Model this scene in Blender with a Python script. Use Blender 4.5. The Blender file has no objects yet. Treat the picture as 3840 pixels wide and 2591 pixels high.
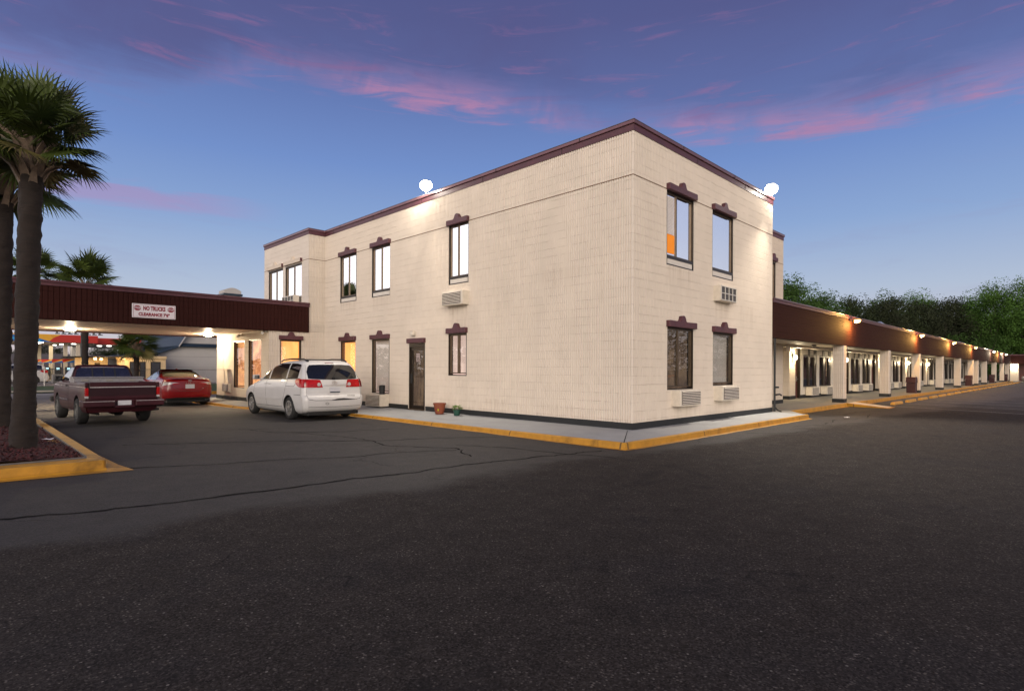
import bpy, bmesh, math, random
from mathutils import Vector, Matrix, noise
R = math.radians
random.seed(7)
scene = bpy.context.scene
COL = scene.collection

# ------------------------------------------------------------------ camera
F2 = Vector((.70455, .70965, 0)).normalized()
CAM = Vector((-10.97, -7.174, 1.50))
cam_d = bpy.data.cameras.new('camera'); cam = bpy.data.objects.new('camera', cam_d); COL.objects.link(cam)
cam.location = CAM
yaw = math.atan2(F2.y, F2.x) - math.pi / 2
cam.rotation_euler = (Matrix.Rotation(yaw, 3, 'Z') @ Matrix.Rotation(math.pi / 2, 3, 'X') @ Matrix.Rotation(-math.atan(.00424) * -1, 3, 'Z')).to_euler()
cam_d.sensor_width = 36; cam_d.sensor_fit = 'HORIZONTAL'
cam_d.lens = 36 * 2122 / 3840
cam_d.shift_y = (1385 - 1295.5) / 3840
cam_d.clip_start = .1; cam_d.clip_end = 2000
scene.camera = cam

# ------------------------------------------------------------------ world (dusk sky) and sun
scene.view_settings.view_transform = 'Standard'; scene.view_settings.look = 'None'
scene.view_settings.exposure = 0.0; scene.view_settings.gamma = 1
W = bpy.data.worlds.new('World'); scene.world = W; W.use_nodes = True
SUN_EL, SUN_AZ = R(10), R(227)          # azimuth of the after-glow, measured from +X towards +Y

class NT:
    """tiny helper for writing node trees"""
    def __init__(s, tree): s.t = tree; s.n = tree.nodes; s.l = tree.links
    def new(s, typ, **kw):
        nd = s.n.new(typ)
        for k, v in kw.items(): setattr(nd, k, v)
        return nd
    def put(s, sock, v):
        if isinstance(v, bpy.types.NodeSocket): s.l.new(v, sock)
        elif v is not None: sock.default_value = v
    def math(s, op, a, b=None, c=None, clamp=False):
        nd = s.new('ShaderNodeMath', operation=op); nd.use_clamp = clamp
        s.put(nd.inputs[0], a)
        if b is not None: s.put(nd.inputs[1], b)
        if c is not None: s.put(nd.inputs[2], c)
        return nd.outputs[0]
    def mix(s, fac, a, b, blend='MIX'):
        nd = s.new('ShaderNodeMix', data_type='RGBA', blend_type=blend)
        s.put(nd.inputs[0], fac); s.put(nd.inputs[6], c4(a)); s.put(nd.inputs[7], c4(b))
        return nd.outputs[2]
    def ramp(s, fac, stops, interp='LINEAR'):
        nd = s.new('ShaderNodeValToRGB'); nd.color_ramp.interpolation = interp
        e = nd.color_ramp.elements
        while len(e) < len(stops): e.new(.5)
        for i, (p, c) in enumerate(stops): e[i].position = p; e[i].color = c4(c)
        s.put(nd.inputs[0], fac); return nd.outputs[0]
    def sstep(s, x, a, b):
        nd = s.new('ShaderNodeMapRange', interpolation_type='SMOOTHSTEP')
        s.put(nd.inputs[0], x); nd.inputs[1].default_value = a; nd.inputs[2].default_value = b
        return nd.outputs[0]
    def noise(s, vec, scale, detail=4, rough=.55, dist=0):
        nd = s.new('ShaderNodeTexNoise'); s.put(nd.inputs['Vector'], vec)
        nd.inputs['Scale'].default_value = scale; nd.inputs['Detail'].default_value = detail
        nd.inputs['Roughness'].default_value = rough; nd.inputs['Distortion'].default_value = dist
        return nd.outputs[0]
    def comb(s, x, y, z):
        nd = s.new('ShaderNodeCombineXYZ'); s.put(nd.inputs[0], x); s.put(nd.inputs[1], y); s.put(nd.inputs[2], z)
        return nd.outputs[0]
def c4(c):
    if isinstance(c, bpy.types.NodeSocket): return c
    if isinstance(c, (int, float)): return (c, c, c, 1)
    return tuple(c) if len(c) == 4 else (*c, 1)
def srgb(r, g, b):
    f = lambda v: ((v / 255 + .055) / 1.055) ** 2.4 if v > 10 else v / 255 / 12.92
    return (f(r), f(g), f(b))

def build_world():
    t = W.node_tree
    for n in list(t.nodes): t.nodes.remove(n)
    k = NT(t)
    tc = k.new('ShaderNodeTexCoord'); sp = k.new('ShaderNodeSeparateXYZ'); t.links.new(tc.outputs['Generated'], sp.inputs[0])
    x, y, z = sp.outputs
    el = k.math('MULTIPLY', k.math('ARCSINE', k.math('MINIMUM', k.math('MAXIMUM', z, -1.0), 1.0)), 57.2958)
    az = k.math('MULTIPLY', k.math('ARCTAN2', y, x), 57.2958)
    # clear-sky gradient of the dusk
    base = k.ramp(k.math('DIVIDE', el, 60.0, clamp=True), [
        (0.0, srgb(218, 198, 194)), (.05, srgb(203, 200, 212)), (.12, srgb(180, 194, 218)), (.22, srgb(142, 170, 216)), (.32, srgb(116, 146, 206)),
        (.42, srgb(100, 122, 182)), (.52, srgb(86, 96, 150)), (.75, srgb(60, 70, 120)), (1.0, srgb(46, 54, 100))])
    # lower edge of the cloud deck as a function of azimuth
    fc = k.new('ShaderNodeFloatCurve'); cv = fc.mapping.curves[0]
    pts = [(0, .42), (0.43, .30), (.47, .335), (.5, .34), (.511, .336), (.525, .338), (.543, .34), (.5635, .343), (.575, .352), (.591, .368), (.615, .386), (.627, .397), (.646, .410), (.664, .418), (.679, .419), (.69, .42), (.72, .36), (.78, .36), (1, .42)]
    while len(cv.points) < len(pts): cv.points.new(.5, .5)
    for i, p in enumerate(pts): cv.points[i].location = p
    fc.mapping.update()
    t.links.new(k.math('DIVIDE', k.math('ADD', az, 180.0), 360.0), fc.inputs['Value'])
    e0 = k.math('MULTIPLY', fc.outputs[0], 60.0)
    # streaky noises laid along the sky plane
    zz = k.math('MAXIMUM', k.math('ADD', z, .10), .05)
    px = k.math('DIVIDE', x, zz); py = k.math('DIVIDE', y, zz)
    u = k.math('ADD', k.math('MULTIPLY', px, .35), k.math('MULTIPLY', py, .94))
    v = k.math('SUBTRACT', k.math('MULTIPLY', px, .94), k.math('MULTIPLY', py, .35))
    gap = k.math('SUBTRACT', 1.0, k.math('MULTIPLY', k.math('MULTIPLY', k.sstep(az, 31, 35), k.math('SUBTRACT', 1.0, k.sstep(az, 39, 43))), .75))
    brk = k.sstep(k.noise(k.comb(k.math('MULTIPLY', az, .16), k.math('MULTIPLY', el, .10), 9.4), 1.0, 4, .6, .5), .36, .58)
    gap = k.math('MULTIPLY', gap, k.math('ADD', .30, k.math('MULTIPLY', brk, .70)))
    n_big = k.noise(k.comb(k.math('MULTIPLY', az, .045), k.math('MULTIPLY', el, .20), 3.1), 1.3, 5, .6, .6)
    n_fine = k.noise(k.comb(k.math('MULTIPLY', az, .10), k.math('MULTIPLY', el, .75), 1.7), 1.0, 8, .62, .9)
    n_puff = k.noise(k.comb(k.math('MULTIPLY', u, .55), k.math('MULTIPLY', v, .8), 0), 1.6, 6, .6, .5)
    d = k.math('ADD', k.math('SUBTRACT', el, e0), k.math('MULTIPLY', k.math('SUBTRACT', n_fine, .5), 5.0))
    edge = k.sstep(d, -.7, .9)
    decay = k.math('SUBTRACT', 1.0, k.sstep(d, .3, 3.6))
    pinkm = k.math('MULTIPLY', k.math('MULTIPLY', edge, decay), k.math('MULTIPLY', k.sstep(n_big, .24, .50), k.math('SUBTRACT', 1.0, k.math('MULTIPLY', k.sstep(az, 58, 74), .8))))
    veil = k.math('MULTIPLY', k.math('MULTIPLY', k.sstep(d, -.6, 4.0), k.math('SUBTRACT', 1.0, k.sstep(el, 26, 50))), k.math('ADD', .50, k.math('MULTIPLY', k.sstep(n_puff, .35, .7), .45)))
    sky = k.mix(k.math('MULTIPLY', veil, .75), base, srgb(88, 84, 134))
    streak = k.math('MULTIPLY', k.math('MULTIPLY', k.sstep(n_fine, .54, .72), k.sstep(d, .3, 3.0)), k.math('SUBTRACT', 1.0, k.sstep(el, 27, 38)))
    sky = k.mix(k.math('MULTIPLY', streak, .42), sky, srgb(160, 110, 155))
    sky = k.mix(k.math('MULTIPLY', k.math('MULTIPLY', pinkm, k.math('ADD', .35, k.math('MULTIPLY', k.sstep(n_fine, .40, .58), .65))), k.math('MULTIPLY', gap, .95)), sky, srgb(184, 132, 172))
    # one low streak at the left of the view (towards +Y)
    low = k.math('MULTIPLY', k.math('MULTIPLY', k.sstep(k.math('ABSOLUTE', k.math('SUBTRACT', el, k.math('ADD', 14.0, k.math('MULTIPLY', k.math('SUBTRACT', n_fine, .5), 4.0)))), 1.5, .1), k.sstep(az, 66, 78)), k.math('SUBTRACT', 1.0, k.sstep(az, 92, 110)))
    sky = k.mix(k.math('MULTIPLY', low, .50), sky, srgb(180, 138, 186))
    wisp = k.math('MULTIPLY', k.sstep(n_fine, .52, .75), k.math('MULTIPLY', k.sstep(el, 2, 6), k.math('SUBTRACT', 1.0, k.sstep(el, 12, 19))))
    sky = k.mix(k.math('MULTIPLY', wisp, .16), sky, srgb(150, 150, 190))
    # after-glow in the west, behind and to the left of the camera
    gd = k.math('ADD', k.math('MULTIPLY', x, math.cos(R(163))), k.math('MULTIPLY', y, math.sin(R(163))))
    glow = k.math('MULTIPLY', k.sstep(gd, .30, .80), k.math('SUBTRACT', 1.0, k.sstep(el, 12, 48)))
    add = k.mix(glow, (0, 0, 0), (1.45, 1.28, 1.12))
    sky = k.mix(1.0, sky, add, 'ADD')
    se = k.math('MULTIPLY', k.sstep(k.math('MULTIPLY', y, -1.0), .05, .6), k.math('SUBTRACT', 1.0, k.sstep(el, 14, 40)))
    sky = k.mix(1.0, sky, k.mix(se, (0, 0, 0), (.40, .33, .26)), 'ADD')
    low_g = k.math('SUBTRACT', 1.0, k.sstep(el, -6, -1))
    sky = k.mix(low_g, sky, (.05, .05, .055))
    # physically based twilight sky adds the faint real gradient
    ns = k.new('ShaderNodeTexSky', sky_type='NISHITA'); ns.sun_disc = False
    ns.sun_elevation = SUN_EL; ns.sun_rotation = math.pi / 2 - SUN_AZ
    b1 = k.new('ShaderNodeBackground'); k.put(b1.inputs[0], sky); b1.inputs[1].default_value = .92
    b2 = k.new('ShaderNodeBackground'); k.put(b2.inputs[0], ns.outputs[0]); b2.inputs[1].default_value = .006
    ad = k.new('ShaderNodeAddShader'); t.links.new(b1.outputs[0], ad.inputs[0]); t.links.new(b2.outputs[0], ad.inputs[1])
    o = k.new('ShaderNodeOutputWorld'); t.links.new(ad.outputs[0], o.inputs[0])
build_world()
sd = bpy.data.lights.new('sun', 'SUN'); sun = bpy.data.objects.new('sun', sd); COL.objects.link(sun)
sd.energy = 3.1; sd.angle = R(50); sd.color = (1, .86, .70)
sv = Vector((math.cos(SUN_AZ) * math.cos(SUN_EL), math.sin(SUN_AZ) * math.cos(SUN_EL), math.sin(SUN_EL)))
sun.rotation_euler = sv.to_track_quat('Z', 'Y').to_euler()
scene.cycles.use_denoising = True
scene.cycles.max_bounces = 6; scene.cycles.diffuse_bounces = 3; scene.cycles.glossy_bounces = 4
scene.cycles.transparent_max_bounces = 12; scene.cycles.sample_clamp_indirect = 6
scene.cycles.use_light_tree = True

# ------------------------------------------------------------------ mesh + tagging helpers
def root_loc(o):
    v = Vector((0, 0, 0))
    while o is not None: v += o.location; o = o.parent
    return v
def tag(o, label=None, cat=None, group=None, kind=None):
    if label: o['label'] = label
    if cat: o['category'] = cat
    if group: o['group'] = group
    if kind: o['kind'] = kind
    return o
def thing(name, label, cat, loc=(0, 0, 0), rz=0, group=None):
    o = bpy.data.objects.new(name, None); COL.objects.link(o); o.location = loc; o.rotation_euler = (0, 0, rz)
    o.empty_display_size = .2
    return tag(o, label, cat, group)
def copy_tree(o, parent=None):
    c = o.copy(); COL.objects.link(c)
    if parent: c.parent = parent
    for ch in list(o.children): copy_tree(ch, c)
    return c
class MB:
    def __init__(s): s.v = []; s.f = []
    def vert(s, p): s.v.append(tuple(p)); return len(s.v) - 1
    def quad(s, *p):
        i = len(s.v); s.v += [tuple(q) for q in p]; s.f.append(tuple(range(i, i + len(p)))); return s
    def box(s, x0, x1, y0, y1, z0, z1):
        i = len(s.v)
        s.v += [(x0, y0, z0), (x1, y0, z0), (x1, y1, z0), (x0, y1, z0), (x0, y0, z1), (x1, y0, z1), (x1, y1, z1), (x0, y1, z1)]
        s.f += [tuple(i + k for k in q) for q in ((0, 3, 2, 1), (4, 5, 6, 7), (0, 1, 5, 4), (1, 2, 6, 5), (2, 3, 7, 6), (3, 0, 4, 7))]
        return s
    def prism(s, poly, a0, a1, fn):
        """poly of (p,q); fn(p,q,a)->xyz"""
        n = len(poly); i = len(s.v)
        s.v += [tuple(fn(p, q, a0)) for p, q in poly] + [tuple(fn(p, q, a1)) for p, q in poly]
        s.f.append(tuple(i + k for k in reversed(range(n)))); s.f.append(tuple(i + n + k for k in range(n)))
        for k in range(n): s.f.append((i + k, i + (k + 1) % n, i + n + (k + 1) % n, i + n + k))
        return s
    def tube(s, pts, rad, n=8, caps=True):
        if not isinstance(rad, (list, tuple)): rad = [rad] * len(pts)
        pts = [Vector(p) for p in pts]; rings = []
        for k, p in enumerate(pts):
            d = (pts[min(k + 1, len(pts) - 1)] - pts[max(k - 1, 0)]).normalized()
            a = d.cross(Vector((0, 0, 1)));
            if a.length < .05: a = d.cross(Vector((1, 0, 0)))
            a.normalize(); b = d.cross(a)
            rings.append([s.vert(p + (a * math.cos(2 * math.pi * j / n) + b * math.sin(2 * math.pi * j / n)) * rad[k]) for j in range(n)])
        for r0, r1 in zip(rings, rings[1:]):
            for j in range(n): s.f.append((r0[j], r0[(j + 1) % n], r1[(j + 1) % n], r1[j]))
        if caps: s.f.append(tuple(rings[0])); s.f.append(tuple(reversed(rings[-1])))
        return s
    def lathe(s, prof, c, axis='z', n=16, caps=True):
        """prof list of (r, h) about an axis through c"""
        rings = []
        for r, h in prof:
            ring = []
            for j in range(n):
                a = 2 * math.pi * j / n; p, q = r * math.cos(a), r * math.sin(a)
                ring.append(s.vert({'z': (c[0] + p, c[1] + q, c[2] + h), 'x': (c[0] + h, c[1] + p, c[2] + q), 'y': (c[0] + p, c[1] + h, c[2] + q)}[axis]))
            rings.append(ring)
        for r0, r1 in zip(rings, rings[1:]):
            for j in range(n): s.f.append((r0[j], r0[(j + 1) % n], r1[(j + 1) % n], r1[j]))
        if caps: s.f.append(tuple(rings[0])); s.f.append(tuple(reversed(rings[-1])))
        return s
    def build(s, name, m, parent=None, smooth=False, local=False, bevel=0, label=None):
        off = Vector((0, 0, 0)) if (local or parent is None) else root_loc(parent)
        me = bpy.data.meshes.new(name)
        me.from_pydata([tuple(Vector(v) - off) for v in s.v], [], s.f); me.update()
        bm = bmesh.new(); bm.from_mesh(me)
        bmesh.ops.recalc_face_normals(bm, faces=bm.faces)
        bm.to_mesh(me); bm.free()
        if m: me.materials.append(m)
        o = bpy.data.objects.new(name, me); COL.objects.link(o)
        if parent: o.parent = parent
        if smooth:
            for p in me.polygons: p.use_smooth = True
            sharp(me, 40 if smooth is True else smooth)
        if bevel:
            b = o.modifiers.new('bevel', 'BEVEL'); b.width = bevel; b.segments = 2; b.limit_method = 'ANGLE'
        if label: o['label'] = label
        return o
def sharp(me, deg):
    bm = bmesh.new(); bm.from_mesh(me)
    for e in bm.edges:
        if len(e.link_faces) == 2 and e.calc_face_angle(0) > R(deg): e.smooth = False
    bm.to_mesh(me); bm.free()
def struct(o, label=None):
    o['kind'] = 'structure'
    if label: o['label'] = label
    return o
def text_mesh(name, body, size, m, parent, fn, extrude=.004, bold=.0, sx=1.0, space=1.0):
    """text centred on 0,0 in (p,q) mapped through fn(p,q,a)"""
    cu = bpy.data.curves.new(name, 'FONT'); cu.body = body; cu.size = size; cu.align_x = 'CENTER'; cu.align_y = 'CENTER'
    cu.offset = bold; cu.resolution_u = 3; cu.space_character = space
    o = bpy.data.objects.new(name + '_tmp', cu); COL.objects.link(o)
    dg = bpy.context.evaluated_depsgraph_get(); dg.update()
    me = bpy.data.meshes.new_from_object(o.evaluated_get(dg))
    bpy.data.objects.remove(o)
    off = root_loc(parent)
    for v in me.vertices: v.co = Vector(fn(v.co.x * sx, v.co.y, 0)) - off
    me.materials.clear(); me.materials.append(m); me.name = name
    o = bpy.data.objects.new(name, me); COL.objects.link(o); o.parent = parent
    return o
def lamp(name, kind, loc, energy, color, parent=None, radius=.06, spot=None, rot=None, size=None):
    d = bpy.data.lights.new(name, kind); d.energy = energy; d.color = color
    if kind in ('POINT', 'SPOT'): d.shadow_soft_size = radius
    if spot: d.spot_size = spot; d.spot_blend = .6
    if size: d.size = size
    o = bpy.data.objects.new(name, d); COL.objects.link(o)
    o.location = Vector(loc) - (root_loc(parent) if parent else Vector((0, 0, 0)))
    if rot: o.rotation_euler = rot
    if parent: o.parent = parent
    return o

# ------------------------------------------------------------------ materials
def mat(name, col, rough=.6, metal=0, var=.12, vscale=8, bump=0, bscale=40, coat=0, emit=None, es=0, spec=.5, stretch=None, dirt=0):
    m = bpy.data.materials.new(name); m.use_nodes = True; k = NT(m.node_tree)
    b = m.node_tree.nodes['Principled BSDF']
    g = k.new('ShaderNodeNewGeometry'); pos = g.outputs['Position']
    if stretch:
        mp = k.new('ShaderNodeMapping'); k.put(mp.inputs[0], pos); mp.inputs['Scale'].default_value = stretch; pos = mp.outputs[0]
    if var:
        n = k.noise(pos, vscale, 6, .6)
        lo = tuple(c * (1 - var) for c in col[:3]); hi = tuple(min(1, c * (1 + var)) for c in col[:3])
        cc = k.ramp(n, [(.28, lo), (.72, hi)])
        if dirt:
            n2 = k.noise(pos, vscale * .23, 5, .7, 1.0)
            cc = k.mix(k.math('MULTIPLY', k.sstep(n2, .52, .72), dirt), cc, tuple(c * .35 for c in col[:3]))
        k.put(b.inputs['Base Color'], cc)
        k.put(b.inputs['Roughness'], k.math('ADD', rough - .06, k.math('MULTIPLY', n, .12), clamp=True))
    else:
        b.inputs['Base Color'].default_value = c4(col); b.inputs['Roughness'].default_value = rough
    b.inputs['Metallic'].default_value = metal
    b.inputs['Specular IOR Level'].default_value = spec
    if coat: b.inputs['Coat Weight'].default_value = coat; b.inputs['Coat Roughness'].default_value = .04
    if emit: b.inputs['Emission Color'].default_value = c4(emit); b.inputs['Emission Strength'].default_value = es
    if bump:
        bp = k.new('ShaderNodeBump'); bp.inputs['Strength'].default_value = .6; bp.inputs['Distance'].default_value = bump
        k.put(bp.inputs['Height'], k.noise(pos, bscale, 5, .6)); m.node_tree.links.new(bp.outputs[0], b.inputs['Normal'])
    return m
def emitter(name, col, s):
    m = bpy.data.materials.new(name); m.use_nodes = True; k = NT(m.node_tree)
    b = m.node_tree.nodes['Principled BSDF']; b.inputs['Base Color'].default_value = (.8, .8, .8, 1)
    b.inputs['Emission Color'].default_value = c4(col); b.inputs['Emission Strength'].default_value = s
    return m
def block_mat(name, col, joint=.62, dirt=.25, spec=.35):
    """painted split-face concrete block: thin broken joints, slight colour drift"""
    m = bpy.data.materials.new(name); m.use_nodes = True; k = NT(m.node_tree)
    b = m.node_tree.nodes['Principled BSDF']
    g = k.new('ShaderNodeNewGeometry'); pos = g.outputs['Position']
    sp = k.new('ShaderNodeSeparateXYZ'); k.put(sp.inputs[0], pos)
    s = k.math('ADD', sp.outputs[0], sp.outputs[1]); z = k.math('SUBTRACT', sp.outputs[2], .14)
    wob = k.noise(pos, 3.0, 4, .6)
    zr = k.math('DIVIDE', k.math('ADD', z, k.math('MULTIPLY', k.math('SUBTRACT', wob, .5), .022)), .2032)
    row = k.math('FLOOR', zr)
    fz = k.math('ABSOLUTE', k.math('SUBTRACT', k.math('FRACT', zr), .5))
    sr = k.math('ADD', k.math('DIVIDE', s, .4064), k.math('MULTIPLY', row, .5))
    fs = k.math('ABSOLUTE', k.math('SUBTRACT', k.math('FRACT', sr), .5))
    jh = k.math('MULTIPLY', k.sstep(fz, .455, .49), k.sstep(k.noise(pos, 2.3, 4, .75), .38, .56))
    jv = k.math('MULTIPLY', k.sstep(fs, .490, .499), k.sstep(k.noise(pos, 3.7, 3, .7), .56, .66))
    j = k.math('MAXIMUM', jh, k.math('MULTIPLY', jv, .3))
    n1 = k.noise(pos, .9, 5, .6); n2 = k.noise(pos, 28, 4, .7)
    blk = k.new('ShaderNodeTexWhiteNoise', noise_dimensions='2D'); k.put(blk.inputs['Vector'], k.comb(k.math('FLOOR', sr), row, 0))
    c0 = k.ramp(n1, [(.3, tuple(c * .95 for c in col)), (.7, tuple(min(1, c * 1.04) for c in col))])
    c0 = k.mix(k.math('MULTIPLY', blk.outputs[0], .10), c0, tuple(c * .72 for c in col))
    c0 = k.mix(k.math('MULTIPLY', j, 1 - joint), c0, tuple(c * t for c, t in zip(col, (.38, .30, .24))))
    c0 = k.mix(k.math('MULTIPLY', k.sstep(k.noise(pos, 9, 6, .75, .6), .63, .74), dirt), c0, tuple(c * .5 for c in col))
    mp = k.new('ShaderNodeMapping'); k.put(mp.inputs[0], pos); mp.inputs['Scale'].default_value = (2.6, 2.6, .28)
    c0 = k.mix(k.math('MULTIPLY', k.sstep(k.noise(mp.outputs[0], 1.5, 6, .7), .56, .74), .09), c0, tuple(c * t for c, t in zip(col, (.55, .48, .40))))
    mp2 = k.new('ShaderNodeMapping'); k.put(mp2.inputs[0], pos); mp2.inputs['Scale'].default_value = (9, 9, .5)
    sn = k.sstep(k.noise(mp2.outputs[0], 1.0, 5, .7), .40, .66); tot = None
    for s0_, s1_, zt_, ln_ in ((1.7, 2.8, .60, .42), (4.0, 5.1, .655, .42), (5.72, 6.7, 3.43, 1.1), (3.98, 5.0, 3.41, .9), (1.5, 2.84, 4.08, .7), (9.9, 11.2, 4.1, .7), (12.3, 13.6, 4.1, .6)):
        q = k.math('MULTIPLY', k.math('MULTIPLY', k.sstep(s, s0_, s0_ + .1), k.math('SUBTRACT', 1.0, k.sstep(s, s1_ - .1, s1_))), k.math('MULTIPLY', k.sstep(sp.outputs[2], zt_ - ln_, zt_ - .02), k.math('LESS_THAN', sp.outputs[2], zt_)))
        tot = q if tot is None else k.math('MAXIMUM', tot, q)
    tot = k.math('MAXIMUM', tot, k.math('MULTIPLY', k.math('SUBTRACT', 1.0, k.sstep(sp.outputs[2], .30, .75)), .55))
    c0 = k.mix(k.math('MULTIPLY', k.math('MULTIPLY', tot, sn), .22), c0, tuple(c * t for c, t in zip(col, (.42, .33, .25))))
    k.put(b.inputs['Base Color'], c0); b.inputs['Roughness'].default_value = .82; b.inputs['Specular IOR Level'].default_value = spec
    bp = k.new('ShaderNodeBump'); bp.inputs['Strength'].default_value = .7; bp.inputs['Distance'].default_value = .012
    h = k.math('SUBTRACT', k.math('MULTIPLY', n2, .6), j)
    k.put(bp.inputs['Height'], h); m.node_tree.links.new(bp.outputs[0], b.inputs['Normal'])
    return m
def glass_mat(name, refl=.35, tint=(.02, .022, .025), alpha=.35, rough=.01, gcol=(.95, .95, .97)):
    """coated window pane: mirror layer over tinted see-through glass"""
    m = bpy.data.materials.new(name); m.use_nodes = True; t = m.node_tree; k = NT(t)
    for n in list(t.nodes): t.nodes.remove(n)
    g = k.new('ShaderNodeBsdfGlossy'); g.inputs['Roughness'].default_value = rough; g.inputs['Color'].default_value = c4(gcol)
    geo = k.new('ShaderNodeNewGeometry')
    bp = k.new('ShaderNodeBump'); bp.inputs['Strength'].default_value = .05; bp.inputs['Distance'].default_value = .02
    k.put(bp.inputs['Height'], k.noise(geo.outputs['Position'], 1.6, 2)); t.links.new(bp.outputs[0], g.inputs['Normal'])
    tr = k.new('ShaderNodeBsdfTransparent'); tr.inputs[0].default_value = (.97, .98, .97, 1)
    df = k.new('ShaderNodeBsdfDiffuse'); df.inputs[0].default_value = c4(tint)
    m1 = k.new('ShaderNodeMixShader'); m1.inputs[0].default_value = alpha
    t.links.new(df.outputs[0], m1.inputs[1]); t.links.new(tr.outputs[0], m1.inputs[2])
    lw = k.new('ShaderNodeLayerWeight'); lw.inputs[0].default_value = .25
    fac = k.math('ADD', refl, k.math('MULTIPLY', k.math('POWER', lw.outputs['Facing'], 3.0), (1 - refl) * .7), clamp=True)
    m2 = k.new('ShaderNodeMixShader'); k.put(m2.inputs[0], fac)
    t.links.new(m1.outputs[0], m2.inputs[1]); t.links.new(g.outputs[0], m2.inputs[2])
    o = k.new('ShaderNodeOutputMaterial'); t.links.new(m2.outputs[0], o.inputs[0])
    return m
def asphalt_mat():
    m = bpy.data.materials.new('asphalt'); m.use_nodes = True; k = NT(m.node_tree); b = m.node_tree.nodes['Principled BSDF']
    g = k.new('ShaderNodeNewGeometry'); pos = g.outputs['Position']
    sp = k.new('ShaderNodeSeparateXYZ'); k.put(sp.inputs[0], pos); x, y, z = sp.outputs
    nb = k.noise(pos, .35, 5, .6); nm = k.noise(pos, 3.2, 6, .65); nf = k.noise(pos, 85, 3, .7)
    # worn open surface (foreground / right lot) against the sealed drive
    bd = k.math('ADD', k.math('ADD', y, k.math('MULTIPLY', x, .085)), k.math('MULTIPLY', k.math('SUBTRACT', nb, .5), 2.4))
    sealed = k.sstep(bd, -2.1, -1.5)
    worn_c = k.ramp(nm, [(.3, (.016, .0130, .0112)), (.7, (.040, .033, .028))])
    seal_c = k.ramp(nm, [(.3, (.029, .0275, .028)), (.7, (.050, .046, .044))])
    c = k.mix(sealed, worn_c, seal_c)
    pat = k.sstep(nb, .50, .62)
    c = k.mix(k.math('MULTIPLY', pat, .35), c, (.022, .022, .026))
    # pale stones showing in the worn top
    vo = k.new('ShaderNodeTexVoronoi', feature='F1'); k.put(vo.inputs['Vector'], pos); vo.inputs['Scale'].default_value = 48
    rnd = k.new('ShaderNodeSeparateColor'); k.put(rnd.inputs[0], vo.outputs['Color'])
    stone = k.math('MULTIPLY', k.sstep(vo.outputs['Distance'], .45, .20), k.sstep(rnd.outputs[0], .70, .76))
    big = k.math('MULTIPLY', stone, k.math('ADD', .25, k.math('MULTIPLY', k.sstep(nm, .38, .62), .75)))
    stone_w = k.math('MULTIPLY', big, k.math('SUBTRACT', 1.0, k.math('MULTIPLY', sealed, .90)))
    c = k.mix(k.math('MULTIPLY', stone_w, .50), c, (.34, .30, .26))
    vo2 = k.new('ShaderNodeTexVoronoi', feature='F1'); k.put(vo2.inputs['Vector'], pos); vo2.inputs['Scale'].default_value = 24
    r2 = k.new('ShaderNodeSeparateColor'); k.put(r2.inputs[0], vo2.outputs['Color'])
    st2 = k.math('MULTIPLY', k.math('MULTIPLY', k.sstep(vo2.outputs['Distance'], .22, .12), k.sstep(r2.outputs[1], .90, .91)), k.math('SUBTRACT', 1.0, sealed))
    c = k.mix(k.math('MULTIPLY', st2, .5), c, (.46, .42, .37))
    c = k.mix(k.math('MULTIPLY', nf, .25), c, (.07, .066, .062))
    vo3 = k.new('ShaderNodeTexVoronoi', feature='F1'); k.put(vo3.inputs['Vector'], pos); vo3.inputs['Scale'].default_value = 95
    r3 = k.new('ShaderNodeSeparateColor'); k.put(r3.inputs[0], vo3.outputs['Color'])
    c = k.mix(k.math('MULTIPLY', k.math('POWER', r3.outputs[0], 2.5), k.math('SUBTRACT', .55, k.math('MULTIPLY', sealed, .28))), c, (.115, .10, .09))
    c = k.mix(k.math('MULTIPLY', k.sstep(r3.outputs[2], .6, 1.0), .55), c, (.010, .009, .009))
    # greyer old concrete-like asphalt under and beyond the canopy, light lot on the right
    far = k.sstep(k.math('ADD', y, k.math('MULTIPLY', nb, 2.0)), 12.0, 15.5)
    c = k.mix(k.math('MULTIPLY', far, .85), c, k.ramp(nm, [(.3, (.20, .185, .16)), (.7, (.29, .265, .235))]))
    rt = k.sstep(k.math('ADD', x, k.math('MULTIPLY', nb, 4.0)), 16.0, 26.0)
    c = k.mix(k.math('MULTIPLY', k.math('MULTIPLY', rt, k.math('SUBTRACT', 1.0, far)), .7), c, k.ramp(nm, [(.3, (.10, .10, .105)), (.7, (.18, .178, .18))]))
    # hairline cracks
    wv = k.new('ShaderNodeVectorMath', operation='ADD'); k.put(wv.inputs[0], pos)
    nz = k.new('ShaderNodeTexNoise'); k.put(nz.inputs['Vector'], pos); nz.inputs['Scale'].default_value = 1.3; nz.inputs['Detail'].default_value = 5
    sc = k.new('ShaderNodeVectorMath', operation='SCALE'); k.put(sc.inputs[0], nz.outputs[1]); sc.inputs['Scale'].default_value = .8
    k.put(wv.inputs[1], sc.outputs[0])
    ve = k.new('ShaderNodeTexVoronoi', feature='DISTANCE_TO_EDGE'); k.put(ve.inputs['Vector'], wv.outputs[0]); ve.inputs['Scale'].default_value = .27
    crack = k.math('MULTIPLY', k.sstep(ve.outputs['Distance'], .004, .0005), k.math('MULTIPLY', k.sstep(nb, .52, .58), .55))
    c = k.mix(crack, c, (.010, .010, .011))
    oil = k.math('MULTIPLY', k.sstep(k.noise(pos, .8, 5, .7, .8), .58, .70), .5)
    c = k.mix(oil, c, (.018, .018, .019))
    k.put(b.inputs['Base Color'], c)
    k.put(b.inputs['Roughness'], k.math('SUBTRACT', .90, k.math('MULTIPLY', sealed, .14)))
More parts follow.
